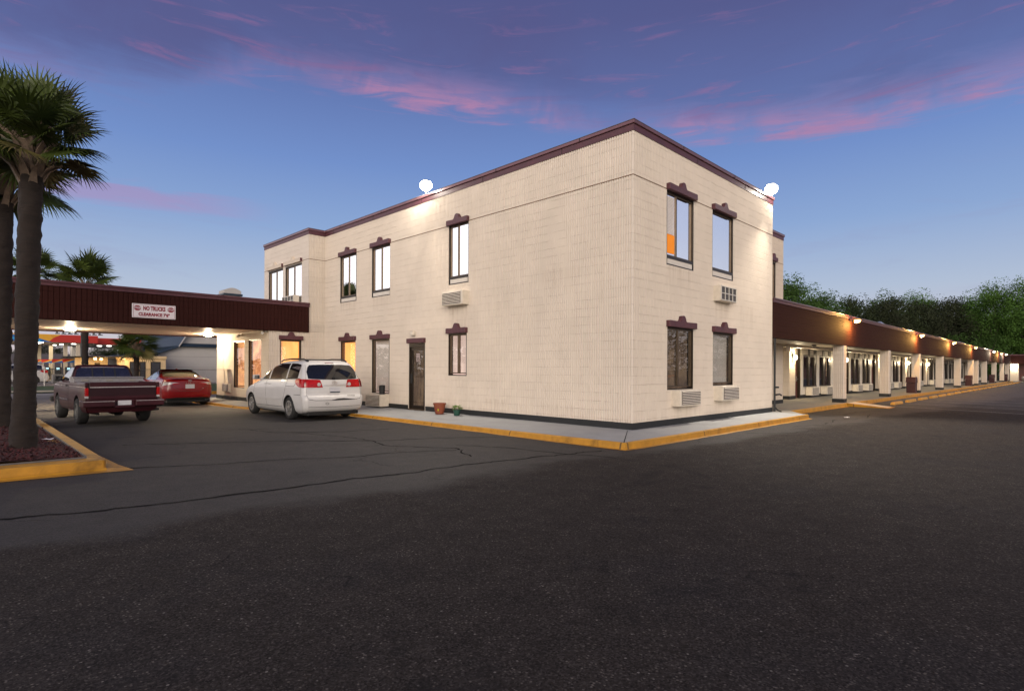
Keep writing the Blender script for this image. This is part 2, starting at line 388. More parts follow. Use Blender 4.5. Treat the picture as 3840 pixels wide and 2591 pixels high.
    k.put(b.inputs['Specular IOR Level'], k.math('ADD', .07, k.math('MULTIPLY', sealed, .13)))
    bp = k.new('ShaderNodeBump'); bp.inputs['Strength'].default_value = .8; bp.inputs['Distance'].default_value = .008
    h = k.math('ADD', k.math('MULTIPLY', nf, .5), k.math('SUBTRACT', k.math('MULTIPLY', stone_w, .6), k.math('MULTIPLY', crack, 1.5)))
    k.put(bp.inputs['Height'], h); m.node_tree.links.new(bp.outputs[0], b.inputs['Normal'])
    return m
def soffit_mat():
    m = mat('soffit', (.60, .52, .44), .45, var=.05)
    k = NT(m.node_tree); b = m.node_tree.nodes['Principled BSDF']; g = k.new('ShaderNodeNewGeometry')
    sp = k.new('ShaderNodeSeparateXYZ'); k.put(sp.inputs[0], g.outputs['Position'])
    fx = k.math('ABSOLUTE', k.math('SUBTRACT', k.math('FRACT', k.math('DIVIDE', sp.outputs[0], .305)), .5))
    fy = k.math('ABSOLUTE', k.math('SUBTRACT', k.math('FRACT', k.math('DIVIDE', sp.outputs[1], 2.44)), .5))
    j = k.math('MAXIMUM', k.sstep(fx, .475, .49), k.sstep(fy, .494, .497))
    k.put(b.inputs['Base Color'], k.mix(j, (.58, .45, .36), (.16, .11, .09)))
    return m
CREAM = (.71, .63, .535)
M = {}
M['block'] = block_mat('painted_block', CREAM, joint=.78, dirt=.10)
M['block_flat'] = block_mat('painted_block_smooth', (.66, .57, .46), joint=.8)
M['maroon'] = mat('maroon_trim', (.085, .026, .034), .5, var=.22, vscale=3, bump=.002, dirt=.2)
M['cap'] = mat('roof_cap_metal', (.16, .075, .085), .30, metal=.35, var=.2, vscale=2)
M['lintel'] = mat('lintel_paint', (.095, .032, .040), .55, var=.25, vscale=14, bump=.006, bscale=26, dirt=.15)
M['brownblock'] = block_mat('brown_block', (.036, .0115, .0095), joint=.5, dirt=.2, spec=.10)
M['black'] = mat('black_band', (.016, .017, .017), .6, var=.25, vscale=5, dirt=.2)
M['frame'] = mat('bronze_frame', (.030, .021, .015), .38, metal=.4, var=.2, vscale=9)
M['sash'] = mat('bronze_sash', (.12, .085, .055), .40, metal=.5, var=.2, vscale=9)
M['panel'] = mat('cream_panel', (.70, .64, .55), .5, var=.06)
M['ac'] = mat('ac_cream', (.68, .61, .50), .45, var=.10, vscale=7, dirt=.25)
M['acgrey'] = mat('ac_grey', (.30, .28, .25), .5, var=.1)
M['slot'] = mat('dark_slot', (.02, .014, .01), .8, var=0)
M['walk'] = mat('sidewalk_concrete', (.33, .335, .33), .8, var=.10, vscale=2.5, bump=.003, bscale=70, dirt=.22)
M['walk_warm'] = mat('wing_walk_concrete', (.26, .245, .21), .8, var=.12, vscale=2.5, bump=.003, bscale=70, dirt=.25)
M['yellow'] = mat('kerb_yellow', (.46, .225, .018), .6, var=.20, vscale=5, bump=.006, bscale=30, dirt=.75)
M['yellow2'] = mat('stop_yellow', (.58, .29, .05), .65, var=.22, vscale=5, bump=.005, bscale=30, dirt=.5)
M['asphalt'] = asphalt_mat()
M['crack'] = mat('crack_seal', (.006, .006, .007), .9, var=.2, spec=.05)
def add_joints(m, pitch, w, amt=.75):
    k = NT(m.node_tree); b = m.node_tree.nodes['Principled BSDF']; src = b.inputs['Base Color'].links[0].from_socket
    g = k.new('ShaderNodeNewGeometry'); sp = k.new('ShaderNodeSeparateXYZ'); k.put(sp.inputs[0], g.outputs['Position'])
    f = k.math('ABSOLUTE', k.math('SUBTRACT', k.math('FRACT', k.math('DIVIDE', k.math('ADD', sp.outputs[0], k.math('MULTIPLY', sp.outputs[1], 1.003)), pitch)), .5))
    k.put(b.inputs['Base Color'], k.mix(k.math('MULTIPLY', k.sstep(f, .5 - w * 2 / pitch, .5 - w / pitch), amt), src, (.03, .028, .022)))
    return m
add_joints(M['yellow'], 3.05, .012)
M['line'] = mat('faded_line', (.30, .30, .29), .8, var=.4, vscale=6, dirt=.5)
M['soffit'] = soffit_mat()
M['ceiling'] = mat('wing_ceiling', (.50, .45, .37), .6, var=.06, vscale=2)
M['glass_sky'] = glass_mat('reflective_glass', .86, alpha=.5)
M['glass'] = glass_mat('window_glass', .07, alpha=.95)
M['glass_dark'] = glass_mat('dark_glass', .22, alpha=.25)
M['blind'] = mat('blind', (.80, .74, .68), .6, var=.1, vscale=3)
M['room'] = mat('room_dark', (.10, .085, .07), .8, var=.3, vscale=2)
M['orange'] = mat('orange_curtain_glow', (.75, .22, .01), .7, var=.1, emit=(1, .30, .01), es=.32)  # curtain given emission, standing for room light shining through
M['terracotta'] = mat('terracotta', (.21, .052, .022), .6, var=.12)
M['green_pot'] = mat('green_pot', (.01, .06, .04), .45, var=.12)
M['leaf'] = mat('small_leaf', (.12, .20, .03), .6, var=.3, vscale=30)
M['white'] = mat('white_plastic', (.70, .66, .58), .5, var=.06)
M['sign_white'] = mat('sign_white', (.80, .76, .78), .5, var=.04)
M['sign_red'] = mat('sign_red', (.26, .012, .030), .5, var=.06)
M['door_red'] = mat('door_maroon', (.105, .032, .028), .45, var=.15, vscale=3)
M['steel'] = mat('steel', (.45, .44, .42), .35, metal=.8, var=.15)
M['darksteel'] = mat('dark_steel', (.05, .05, .05), .5, metal=.5, var=.15)
M['bin'] = mat('bin_maroon', (.040, .008, .010), .42, var=.15)
M['roofing'] = mat('roofing', (.12, .11, .11), .8, var=.3, vscale=2)
M['foil'] = mat('foil_flashing', (.5, .46, .42), .3, metal=.6, var=.4, vscale=4)

# ------------------------------------------------------------------ ground
mb = MB(); mb.quad((-600, -600, 0), (900, -600, 0), (900, 900, 0), (-600, 900, 0))
struct(mb.build('asphalt_ground', M['asphalt']))
# sidewalk of the main block with its painted kerb
SEC = [((8.2, 0), (8.1, -1.12), .14, .13), ((0, 0), (-1.97, -1.12), .14, .13), ((0, 2), (-1.93, 2), .14, .11), ((0, 7), (-1.85, 7), .14, .075),
       ((0, 11.5), (-1.83, 11.6), .14, .065), ((0, 13.0), (-1.95, 13.2), .14, .06), ((0, 14.85), (-3.05, 13.95), .14, .065), ((-2.28, 16), (-3.32, 15), .14, .075), ((-2.28, 20.75), (-3.4, 20.5), .14, .10), ((-2.28, 22.4), (-3.42, 22.4), .14, .12)]
mb = MB()
for (i0, o0, zi0, zo0), (i1, o1, zi1, zo1) in zip(SEC, SEC[1:]):
    mb.quad((*i0, zi0), (*o0, zo0), (*o1, zo1), (*i1, zi1))
mb.quad((8.2, 0, .14), (8.2, 0, -.05), (8.1, -1.12, -.05), (8.1, -1.12, .13))
struct(mb.build('sidewalk', M['walk']), 'grey concrete sidewalk wrapping the corner of the cream building')
mb = MB()
mb.quad((-.2, 0, .142), (-2.0, -1.115, .134), (-1.985, -1.125, .134), (-.2, -.012, .142))
struct(mb.build('sidewalk_joint', M['crack']))
def kerb(pts, name, m, side=1, zb=-.02):
    """pts [(x,y,ztop)] along the outer edge"""
    mb = MB(); out = []
    fine = []
    for a, b in zip(pts, pts[1:]):
        L = math.dist(a[:2], b[:2]); n = max(1, int(L / .35))
        for i in range(n): t = i / n; fine.append(tuple(a[j] + (b[j] - a[j]) * t for j in range(3)))
    fine.append(pts[-1])
    for i, p in enumerate(fine):
        a = Vector(fine[max(i - 1, 0)][:2]); b = Vector(fine[min(i + 1, len(fine) - 1)][:2])
        d = (b - a).normalized(); nrm = Vector((d.y, -d.x)) * side
        w = .10 + .05 * noise.noise(Vector((p[0] * 1.7, p[1] * 1.7, 3)))
        j = .006 * noise.noise(Vector((p[0] * 5, p[1] * 5, 0)))
        out.append([(p[0] - nrm.x * .03, p[1] - nrm.y * .03, p[2] + .004), (p[0] + nrm.x * (.012 + j), p[1] + nrm.y * (.012 + j), p[2] + .003), (p[0] + nrm.x * (.03 + j), p[1] + nrm.y * (.03 + j), p[2] - .015),
                    (p[0] + nrm.x * .045, p[1] + nrm.y * .045, .006), (p[0] + nrm.x * (.045 + w), p[1] + nrm.y * (.045 + w), .004)])
    for a, b in zip(out, out[1:]):
        for k in range(4): mb.quad(a[k], a[k + 1], b[k + 1], b[k])
    return struct(mb.build(name, m, smooth=60))
kerb([(o[0], o[1], zo) for i, o, zi, zo in SEC], 'kerb', M['yellow'], -1)
kerb([(8.1, -1.12, .13), (8.16, -.9, .13), (9.3, -.2, .135), (15.7, -.2, .14)], 'kerb', M['yellow'], 1)
kerb([(17.2, -.2, .14), (97, -.2, .14)], 'kerb', M['yellow'], 1)
# sidewalk under the wing, slab with edges
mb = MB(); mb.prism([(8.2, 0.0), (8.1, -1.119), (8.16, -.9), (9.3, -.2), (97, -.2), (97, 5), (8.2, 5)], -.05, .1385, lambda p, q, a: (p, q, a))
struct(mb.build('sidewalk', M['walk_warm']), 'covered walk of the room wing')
# concrete ramp
mb = MB()
mb.quad((15.75, -.2, .143), (17.15, -.2, .143), (16.9, -1.62, .008), (15.7, -1.7, .008))
struct(mb.build('ramp', mat('ramp_concrete', (.62, .54, .44), .75, var=.12, bump=.003)), 'short concrete ramp with yellow edges down to the lot')
mb = MB()
mb.quad((15.75, -.2, .145), (15.75, -.2, 0), (15.63, -1.78, 0), (15.66, -1.74, .02)); mb.quad((15.75, -.2, .147), (15.9, -.2, .147), (15.8, -1.66, .012), (15.66, -1.74, .014))
mb.quad((17.1, -.2, .147), (17.22, -.2, .0), (16.98, -1.7, .0), (16.86, -1.66, .012)); mb.quad((15.63, -1.78, .005), (16.98, -1.72, .005), (16.9, -1.6, .012), (15.7, -1.66, .012))
struct(mb.build('ramp_edge', M['yellow']))
# sealed cracks on the drive
def crack_line(pts, w, seed):
    rnd = random.Random(seed); mb = MB(); P = []
    for a, b in zip(pts, pts[1:]):
        n = max(2, int(math.dist(a, b) / .09))
        for i in range(n): t = i / n; P.append((a[0] + (b[0] - a[0]) * t, a[1] + (b[1] - a[1]) * t))
    P.append(pts[-1]); L = []
    for i, p in enumerate(P):
        o = .10 * noise.noise(Vector((p[0] * 2.2, p[1] * 2.2, seed))) + .05 * noise.noise(Vector((p[0] * 11, p[1] * 11, seed)))
        ww = w * 2.2 * (.35 + .9 * abs(noise.noise(Vector((p[0] * 3, p[1] * 3, seed + 9)))))
        a = Vector(P[max(i - 1, 0)]); b = Vector(P[min(i + 1, len(P) - 1)]); d = (b - a).normalized(); nn = Vector((-d.y, d.x))
        c = Vector(p) + nn * o; L.append((c + nn * ww, c - nn * ww))
    for (a, b), (c, d) in zip(L, L[1:]): mb.quad((*a, .004), (*b, .004), (*d, .004), (*c, .004))
    struct(mb.build('asphalt_crack', M['crack']))
for i, (pts, w) in enumerate([
    ([(-11.5, .45), (-10.62, .37), (-9.9, .09), (-9.08, -.06), (-8.07, -.14), (-6.38, -.28), (-4.6, -.45), (-2.4, -.9)], .016),
    ([(-9.1, 2.9), (-8.2, 2.4), (-7.2, 2.1), (-6.2, 1.6), (-5.3, 1.5), (-4.3, 1.0)], .012),
    ([(-8.6, 5.9), (-7.3, 5.1), (-6.3, 4.6), (-5.4, 3.8), (-4.4, 3.0), (-3.4, 2.7), (-2.4, 1.9)], .014),
    ([(-5.3, 5.9), (-5.0, 4.8), (-4.7, 3.6), (-4.9, 2.4), (-4.2, 1.2), (-4.6, .2)], .012),
    ([(-6.6, 8.6), (-5.9, 7.5), (-5.6, 6.2), (-5.0, 5.6), (-4.3, 5.2), (-3.2, 5.0)], .012),
    ([(-9.0, 7.5), (-7.6, 7.2), (-6.2, 7.3), (-4.4, 6.8)], .009),
    ([(-3.9, 1.5), (-3.4, .6), (-3.2, -.6), (-2.9, -1.6)], .010),
    ([(2.5, -1.6), (3.4, -2.3), (4.4, -2.4), (5.4, -3.0)], .012), ([(5.0, -1.7), (6.4, -2.1), (8.2, -1.9), (9.6, -2.4), (11.4, -2.0)], .010),
    ([(8.6, -.9), (10.4, -1.5), (12.5, -1.4), (14.8, -2.2)], .010), ([(-9.0, 12.2), (-7.9, 13.6), (-6.8, 14.1), (-5.6, 15.6)], .012), ([(-9.3, 18), (-8, 17), (-6.5, 17.4)], .015)]):
    crack_line(pts, w, i * 3 + 1)
# painted bay lines
mb = MB()
for k in range(27):
    x = 17.45 + 2.95 * k
    mb.quad((x, -1.55, .005), (x + .11, -1.55, .005), (x + .11 - 2.0, -6.6, .005), (x - 2.0, -6.6, .005))
struct(mb.build('parking_lines', M['line']))
# ------------------------------------------------------------------ wall builder with real ribs
def wall(name, plane, off, s0, s1, z0, z1, holes, parent, m=None, ribbed=True, out=-1, depth=.024, pitch=.0677, reveal=.11):
    """plane 'X' (wall at X=off running along Y) or 'Y'; out = direction of the outside"""
    m = m or M['block']
    P = (lambda s, d, z: (off - out * d, s, z)) if plane == 'X' else (lambda s, d, z: (s, off - out * d, z))
    br = set([round(s0, 4), round(s1, 4)])
    prof = {}
    def dep(s):
        if not ribbed: return 0
        f = ((s - s0) % pitch); f = min(f, pitch - f)
        return depth if f < .008 else (0 if f > .018 else depth * (1 - (f - .008) / .010))
    if ribbed:
        n = int((s1 - s0) / pitch) + 1
        for i in range(n + 1):
            for o in (-.018, -.008, .008, .018):
                s = s0 + i * pitch + o
                if s0 < s < s1: br.add(round(s, 4))
    for h in holes: br.add(round(h[0], 4)); br.add(round(h[1], 4))
    br = sorted(br); mb = MB()
    for a, b in zip(br, br[1:]):
        if b - a < 1e-5: continue
        c = (a + b) / 2; hs = sorted((max(h[2], z0), min(h[3], z1)) for h in holes if h[0] < c < h[1])
        z = z0; seg = []
        for h0, h1 in hs:
            if h0 > z: seg.append((z, h0))
            z = max(z, h1)
        if z < z1: seg.append((z, z1))
        da, db = dep(a + 1e-6), dep(b - 1e-6)
        for q0, q1 in seg: mb.quad(P(a, da, q0), P(b, db, q0), P(b, db, q1), P(a, da, q1))
    o = mb.build(name, m, parent)
    return o

def on(plane, off, out=-1):
    return (lambda s, d, z: (off - out * d, s, z)) if plane == 'X' else (lambda s, d, z: (s, off - out * d, z))
def pbox(mb, P, s0, s1, d0, d1, z0, z1):
    a = P(s0, d0, z0); b = P(s1, d1, z1)
    return mb.box(min(a[0], b[0]), max(a[0], b[0]), min(a[1], b[1]), max(a[1], b[1]), z0, z1)
def lintel(plane, off, s0, s1, z, parent, bump=True, out=-1, m='lintel'):
    P = on(plane, off, out); c = (s0 + s1) / 2; h = .155
    w = (s1 - s0) / 2 + .03
    poly = [(c - w, z), (c + w, z), (c + w, z + h)]
    if bump: poly += [(c + w * .93, z + h + .006), (c + .165, z + h - .004), (c + .125, z + h + .025), (c + .085, z + h + .11), (c + .05, z + h + .145), (c, z + h + .152), (c - .05, z + h + .145), (c - .085, z + h + .11), (c - .125, z + h + .025), (c - .165, z + h - .004), (c - w * .93, z + h + .006)]
    poly += [(c - w, z + h)]
    mb = MB(); mb.prism(poly, .02, -.10, lambda p, q, a: P(p, a, q))
    return mb.build('lintel', M[m], parent, bevel=.012, smooth=30)
def window(plane, off, s0, s1, z0, z1, parent, kind='slider', tray=True, glass='glass_sky', inside=None, out=-1, split=.5, blind=False, back=.55):
    P = on(plane, off, out); f = .035
    mb = MB()
    # reveal lining
    for a in ((s0, s0 + .02), (s1 - .02, s1)): pbox(mb, P, a[0], a[1], .005, .17, z0, z1)
    pbox(mb, P, s0 + .02, s1 - .02, .005, .17, z0, z0 + .03); pbox(mb, P, s0 + .02, s1 - .02, .005, .17, z1 - .03, z1)
    zb = z0 + (.20 if tray else .03)
    if tray: pbox(mb, P, s0 + .03, s1 - .03, .0, .17, zb - .035, zb + .03)
    fr = mb.build('window', M['frame'], parent)
    if tray:
        t = MB(); pbox(t, P, s0 + .06, s1 - .06, .015, .04, z0 + .035, zb - .04); t.build('panel', M['panel'], fr)
    a0, a1, b0, b1 = s0 + .02, s1 - .02, zb + .03, z1 - .03
    sm = MB()
    for a in ((a0, a0 + f), (a1 - f, a1)): pbox(sm, P, a[0], a[1], .045, .12, b0, b1)
    pbox(sm, P, a0 + f, a1 - f, .045, .12, b0, b0 + f); pbox(sm, P, a0 + f, a1 - f, .045, .12, b1 - f, b1)
    if kind == 'slider':
        c = a0 + (a1 - a0) * split; pbox(sm, P, c - .025, c + .025, .035, .12, b0 + f, b1 - f)
    sm.build('sash', M['sash'], fr)
    g = MB()
    if kind == 'slider':
        for q0, q1, dd in ((a0 + f, c - .025, .06), (c + .025, a1 - f, .075)): pbox(g, P, q0, q1, dd, dd + .006, b0 + f, b1 - f)
    else: pbox(g, P, a0 + f, a1 - f, .065, .071, b0 + f, b1 - f)
    g.build('pane', M[glass], fr)
    if blind:
        bl = MB(); n = int((b1 - b0) / .035)
        for i in range(n):
            z = b0 + f + i * .035
            q = [P(a0 + f, .165, z), P(a1 - f, .165, z), P(a1 - f, .185, z + .032), P(a0 + f, .185, z + .032)]
            bl.quad(*q)
        bl.build('blind', M['blind'], fr)
    # room behind: box open to the front
    rm = MB(); d0, d1 = .18, .18 + back; e = .25
    c = [(s0 - e, z0 - .1), (s1 + e, z0 - .1), (s1 + e, z1 + .1), (s0 - e, z1 + .1)]
    rm.quad(*[P(a, d1, b) for a, b in c])
    for (a, b), (cc, d) in zip(c, c[1:] + c[:1]): rm.quad(P(a, d0, b), P(cc, d0, d), P(cc, d1, d), P(a, d1, b))
    rm.build('interior', inside or M['room'], fr)
    return fr
def lit_room(name, c1, c2, s, scale=2.0, stretch=(1, 1, .35)):
    m = bpy.data.materials.new(name); m.use_nodes = True; k = NT(m.node_tree); b = m.node_tree.nodes['Principled BSDF']
    g = k.new('ShaderNodeNewGeometry'); mp = k.new('ShaderNodeMapping'); k.put(mp.inputs[0], g.outputs['Position']); mp.inputs['Scale'].default_value = stretch
    n = k.noise(mp.outputs[0], scale, 3, .5)
    c = k.ramp(n, [(.35, c1), (.48, c2), (.56, c1), (.7, c2)])
    k.put(b.inputs['Base Color'], c); k.put(b.inputs['Emission Color'], c); b.inputs['Emission Strength'].default_value = s
    return m
M['lit_orange'] = lit_room('lit_office', (.95, .55, .20), (.90, .47, .15), .95, 1.1)
M['lit_lobby'] = lit_room('lit_lobby', (.85, .52, .26), (.42, .18, .08), .85, 2.2)
M['lit_pink'] = lit_room('pale_room_glow', (.62, .50, .45), (.52, .41, .37), .8, 1.0)  # room box emits pale pink, added to brighten these windows
M['lit_dim'] = lit_room('dim_room_glow', (.22, .15, .10), (.09, .06, .045), .6, 3.0)  # room surfaces emit a little in place of a room lamp

def ac_unit(plane, off, s0, s1, z0, z1, label, depth=.25, grid=False, out=-1, group='through-wall air conditioners on the cream building', bracket=False, mname='ac'):
    P = on(plane, off, out); c = P((s0 + s1) / 2, 0, z0)
    t = thing('air_conditioner', label, 'air conditioner', c, 0, group)
    mb = MB(); pbox(mb, P, s0, s1, .02, -depth, z0, z1)
    mb.build('housing', M[mname], t, bevel=.012)
    b = MB(); w = s1 - s0; h = z1 - z0
    if not grid:
        pbox(b, P, s0 + .09, s1 - .02, -depth - .003, -depth + .01, z0 + .04, z1 - .03); gr = b.build('grille', M['slot'], t)
        sl = MB(); n = 8; hh = (h - .07) / n
        for i in range(n):
            zz = z0 + .04 + i * hh
            q = [P(s0 + .09, -depth - .004, zz + hh * .42), P(s1 - .02, -depth - .004, zz + hh * .42), P(s1 - .02, -depth - .018, zz + hh * .52), P(s0 + .09, -depth - .018, zz + hh * .52)]
            sl.quad(*q)
            sl.quad(q[3], q[2], P(s1 - .02, -depth - .008, zz + hh), P(s0 + .09, -depth - .008, zz + hh))
        sl.build('louver', M[mname], gr)
    else:
        pbox(b, P, s0 + .03, s1 - .03, -depth - .003, -depth + .01, z0 + .03, z1 - .03); gr = b.build('grille', mat('condenser_fins', (.10, .09, .08), .5, metal=.4, var=.3, vscale=30), t)
        sl = MB()
        for i in range(5):
            q = s0 + .02 + (w - .06) * i / 4; pbox(sl, P, q, q + .022, -depth - .006, -depth - .02, z0 + .02, z1 - .02)
        for i in range(3):
            q = z0 + .02 + (h - .06) * i / 2; pbox(sl, P, s0 + .02, s1 - .02, -depth - .008, -depth - .024, q, q + .02)
        sl.build('louver', M['white'], gr)
    return t

# ------------------------------------------------------------------ main cream building
B = thing('motel_building', 'two-storey cream ribbed block building with maroon roof edge standing at the corner', 'building', (0, 0, .14))
ZT = 6.93
WR = [(1.48, 2.84), (3.90, 5.22)]
hR = [(WR[0][0], WR[0][1], 4.09, 5.92), (WR[1][0], WR[1][1], 4.09, 5.92), (1.52, 2.84, 1.01, 2.57), (3.96, 5.23, 1.07, 2.56)]
wall('wall', 'Y', 0, 0, 8.2, .14, ZT, hR, B)
hL = [(5.74, 6.68, 4.10, 5.93), (9.98, 11.19, 4.10, 5.91), (12.33, 13.56, 4.09, 5.92), (12.36, 13.50, .62, 2.58), (10.02, 11.17, .62, 2.57), (7.90, 8.80, .14, 2.35), (5.82, 6.68, 1.30, 2.59)]
wall('wall', 'X', 0, 0, 14.85, .14, ZT, hL, B)
# projecting upper bay, and the ground floor lobby
wall('wall', 'X', -.70, 14.85, 19.4, 3.9, ZT, [(15.49, 17.08, 4.05, 5.86), (17.34, 18.89, 4.05, 5.87)], B, ribbed=False, m=M['block'])
wall('wall', 'Y', 14.85, -.70, 0, 3.0, ZT, [], B)
wall('wall', 'Y', 14.85, -2.28, 0, .14, 3.3, [(-1.85, -1.0, .75, 2.63)], B)
wall('wall', 'X', -2.28, 14.85, 19.92, .14, 3.3, [(15.60, 16.94, .70, 2.66), (17.38, 18.63, .67, 2.66)], B, ribbed=False, m=M['block_flat'])
wall('wall', 'X', -2.30, 19.92, 20.75, .14, 3.3, [], B, depth=.03, pitch=.10)
wall('wall', 'Y', 20.75, -2.30, 0, .14, 3.3, [], B, ribbed=False, out=1)
wall('wall', 'Y', 1.66, 8.2, 13.8, .14, ZT, [(12.3, 12.95, 4.1, 5.9)], B, m=M['block_flat'], ribbed=False)
wall('wall', 'X', 13.8, 1.66, 19.4, .14, ZT, [], B, m=M['block_flat'], ribbed=False, out=1)
wall('wall', 'X', 8.2, 0, 1.66, .14, ZT, [], B, m=M['block_flat'], ribbed=False, out=1)
wall('wall', 'Y', 19.4, -.7, 13.8, .14, ZT, [], B, m=M['block_flat'], ribbed=False, out=1)
FP = [(0, 0), (8.2, 0), (8.2, 1.66), (13.8, 1.66), (13.8, 19.4), (-.7, 19.4), (-.7, 14.85), (0, 14.85)]
def offs(poly, d):
    n = len(poly); out = []
    for i in range(n):
        a, b, c = Vector(poly[i - 1]), Vector(poly[i]), Vector(poly[(i + 1) % n])
        d0 = (b - a).normalized(); d1 = (c - b).normalized()
        n0 = Vector((d0.y, -d0.x)); n1 = Vector((d1.y, -d1.x)); out.append(tuple(b + (n0 + n1) * d))
    return out
mb = MB(); mb.prism(offs(FP, .014), ZT, 7.075, lambda p, q, a: (p, q, a)); mb.build('roof_edge_band', M['maroon'], B, label='lower maroon band of the roof edge')
mb = MB(); mb.prism(offs(FP, .048), 7.078, 7.160, lambda p, q, a: (p, q, a)); mb.build('roof_edge_cap', M['cap'], B, bevel=.012)
mb = MB(); mb.prism(offs(FP, .045), 7.162, 7.175, lambda p, q, a: (p, q, a)); mb.build('roof', M['roofing'], B)
cs = []
for s in (1.5, 4.5, 7.5, 10.5, 13.5): cs += [(-.055, -.046, s, s + .02, 7.08, 7.163), (-.021, -.012, s + .6, s + .612, ZT + .002, 7.07)]
for s in (2.2, 5.2): cs += [(s, s + .02, -.055, -.046, 7.08, 7.163), (s + .8, s + .812, -.021, -.012, ZT + .002, 7.07)]
for q in cs: mb = MB(); mb.box(*q); mb.build('cap_seam', M['frame'], B)
# expansion joint line
mb = MB(); bj = .018
mb.box(-.006, .02, -.006, 14.85, 5.925, 5.925 + bj); mb.box(.02, 8.2, -.006, .02, 5.925, 5.925 + bj)
mb.box(-.706, -.68, 14.844, 19.4, 5.925, 5.925 + bj); mb.box(-.68, 0, 14.844, 14.87, 5.925, 5.925 + bj); mb.box(8.22, 13.8, 1.654, 1.68, 5.925, 5.925 + bj)
mb.build('joint_line', mat('joint_caulk', (.22, .14, .09), .8, var=.2), B)
mb = MB(); zt = .29
for a, b in ((-.012, 7.86), (8.84, 14.838)): mb.box(-.012, .02, a, b, .13, zt)
mb.box(.02, 8.212, -.012, .02, .13, zt); mb.box(-2.268, 0, 14.838, 14.86, .13, zt); mb.box(-2.292, -2.268, 14.838, 19.92, .13, zt); mb.box(-2.325, -2.29, 19.92, 20.76, .13, zt)
mb.box(8.212, 13.812, 1.648, 1.68, .13, zt); mb.box(8.2, 8.212, -.012, 1.648, .13, zt)
mb.build('base_band', M['black'], B)

# windows of the right-hand face
w = window('Y', 0, *WR[0], 4.09, 5.92, B, split=.38, glass='glass_sky', inside=M['room'])
w['label'] = 'upper window with half-lowered blind and orange lower left pane'
P = on('Y', 0)
mb = MB(); pbox(mb, P, 1.56, 1.92, .045, .052, 4.40, 4.86); mb.build('curtain', M['orange'], w)
mb = MB()
for i in range(26): z = 4.87 + i * .036; mb.quad(P(1.56, .046, z), P(1.92, .046, z), P(1.92, .056, z + .034), P(1.56, .056, z + .034))
mb.build('blind', M['blind'], w)
window('Y', 0, *WR[1], 4.09, 5.92, B, kind='fixed', glass='glass_sky')
w = window('Y', 0, 1.52, 2.84, 1.01, 2.57, B, tray=False, split=.45, glass='glass', inside=M['lit_dim'], back=1.6)
mb = MB()
pbox(mb, P, 1.60, 2.05, .40, .55, 1.05, 1.50); pbox(mb, P, 1.62, 2.0, .36, .60, 1.50, 1.56)
mb.build('desk', mat('desk', (.09, .05, .04), .6), w)
mb = MB(); pbox(mb, P, 1.66, 1.80, .37, .375, 1.12, 1.36); mb.build('paper', M['sign_white'], w)
mp_ = mat('manila_paper', (.50, .28, .16), .7, var=.3)
for i, (a, b, z) in enumerate([(1.62, 1.86, 1.56), (1.66, 1.96, 1.60), (1.60, 1.84, 1.63), (2.2, 2.45, 1.3), (2.3, 2.7, 1.34)]): mb = MB(); pbox(mb, P, a, b, .36 + .02 * i, .58, z, z + .028); mb.build('paper_stack', mp_, w)
mb = MB(); pbox(mb, P, 1.64, 1.84, .38, .56, 1.66, 1.82); mb.build('cardboard_box', mp_, w)
mb = MB(); pbox(mb, P, 2.42, 2.58, .8, .9, 1.0, 2.5); mb.build('door_jamb', mat('wood_jamb', (.50, .34, .22), .6), w)
w = window('Y', 0, 3.96, 5.23, 1.07, 2.56, B, kind='fixed', tray=False, glass='glass', inside=M['lit_dim'], blind=True)
window('Y', 1.66, 12.3, 12.95, 4.1, 5.9, B, kind='fixed', glass='glass_sky'); lintel('Y', 1.66, 12.3, 12.95, 5.92, B)
for s0, s1, z in ((1.48, 2.84, 5.915), (3.90, 5.22, 5.915), (1.50, 2.84, 2.565), (3.92, 5.24, 2.555)): lintel('Y', 0, s0, s1, z, B)
# windows and door of the left-hand face
window('X', 0, 5.74, 6.68, 4.10, 5.93, B, split=.55)
window('X', 0, 9.98, 11.19, 4.10, 5.91, B)
window('X', 0, 12.33, 13.56, 4.09, 5.92, B)
window('X', 0, 12.36, 13.50, .62, 2.58, B, kind='fixed', tray=False, glass='glass', inside=M['lit_orange'])
w = window('X', 0, 10.02, 11.17, .62, 2.57, B, kind='fixed', tray=False, glass='glass', inside=M['lit_pink'], blind=True)
w = window('X', 0, 5.82, 6.68, 1.30, 2.59, B, tray=False, glass='glass', inside=M['lit_pink'])
for s0, s1, z, bmp in ((5.74, 6.68, 5.915, 1), (9.98, 11.19, 5.915, 1), (12.33, 13.56, 5.915, 1), (12.36, 13.50, 2.585, 1), (10.0, 11.17, 2.57, 1), (7.90, 8.80, 2.36, 0), (5.80, 6.68, 2.595, 1)): lintel('X', 0, s0, s1, z, B, bump=bool(bmp))
P = on('X', 0)
mb = MB()
for a in ((7.90, 7.94), (8.76, 8.80)): pbox(mb, P, a[0], a[1], .0, .14, .14, 2.35)
pbox(mb, P, 7.94, 8.76, .0, .14, 2.22, 2.35)
for a in ((7.95, 8.03), (8.67, 8.75)): pbox(mb, P, a[0], a[1], .05, .10, .17, 2.21)
pbox(mb, P, 8.03, 8.67, .05, .10, .17, .29); pbox(mb, P, 8.03, 8.67, .05, .10, 2.11, 2.21)
dr = mb.build('door', M['frame'], B)
mb = MB(); pbox(mb, P, 8.03, 8.67, .07, .078, .29, 2.11); mb.build('pane', M['glass'], dr)
mb = MB(); pbox(mb, P, 8.66, 8.72, .0, .05, 1.02, 1.34); mb.build('door_handle', M['black'], dr, bevel=.01)
mb = MB(); pbox(mb, P, 7.92, 8.78, -.07, .10, .142, .175); mb.build('threshold', M['sash'], dr)
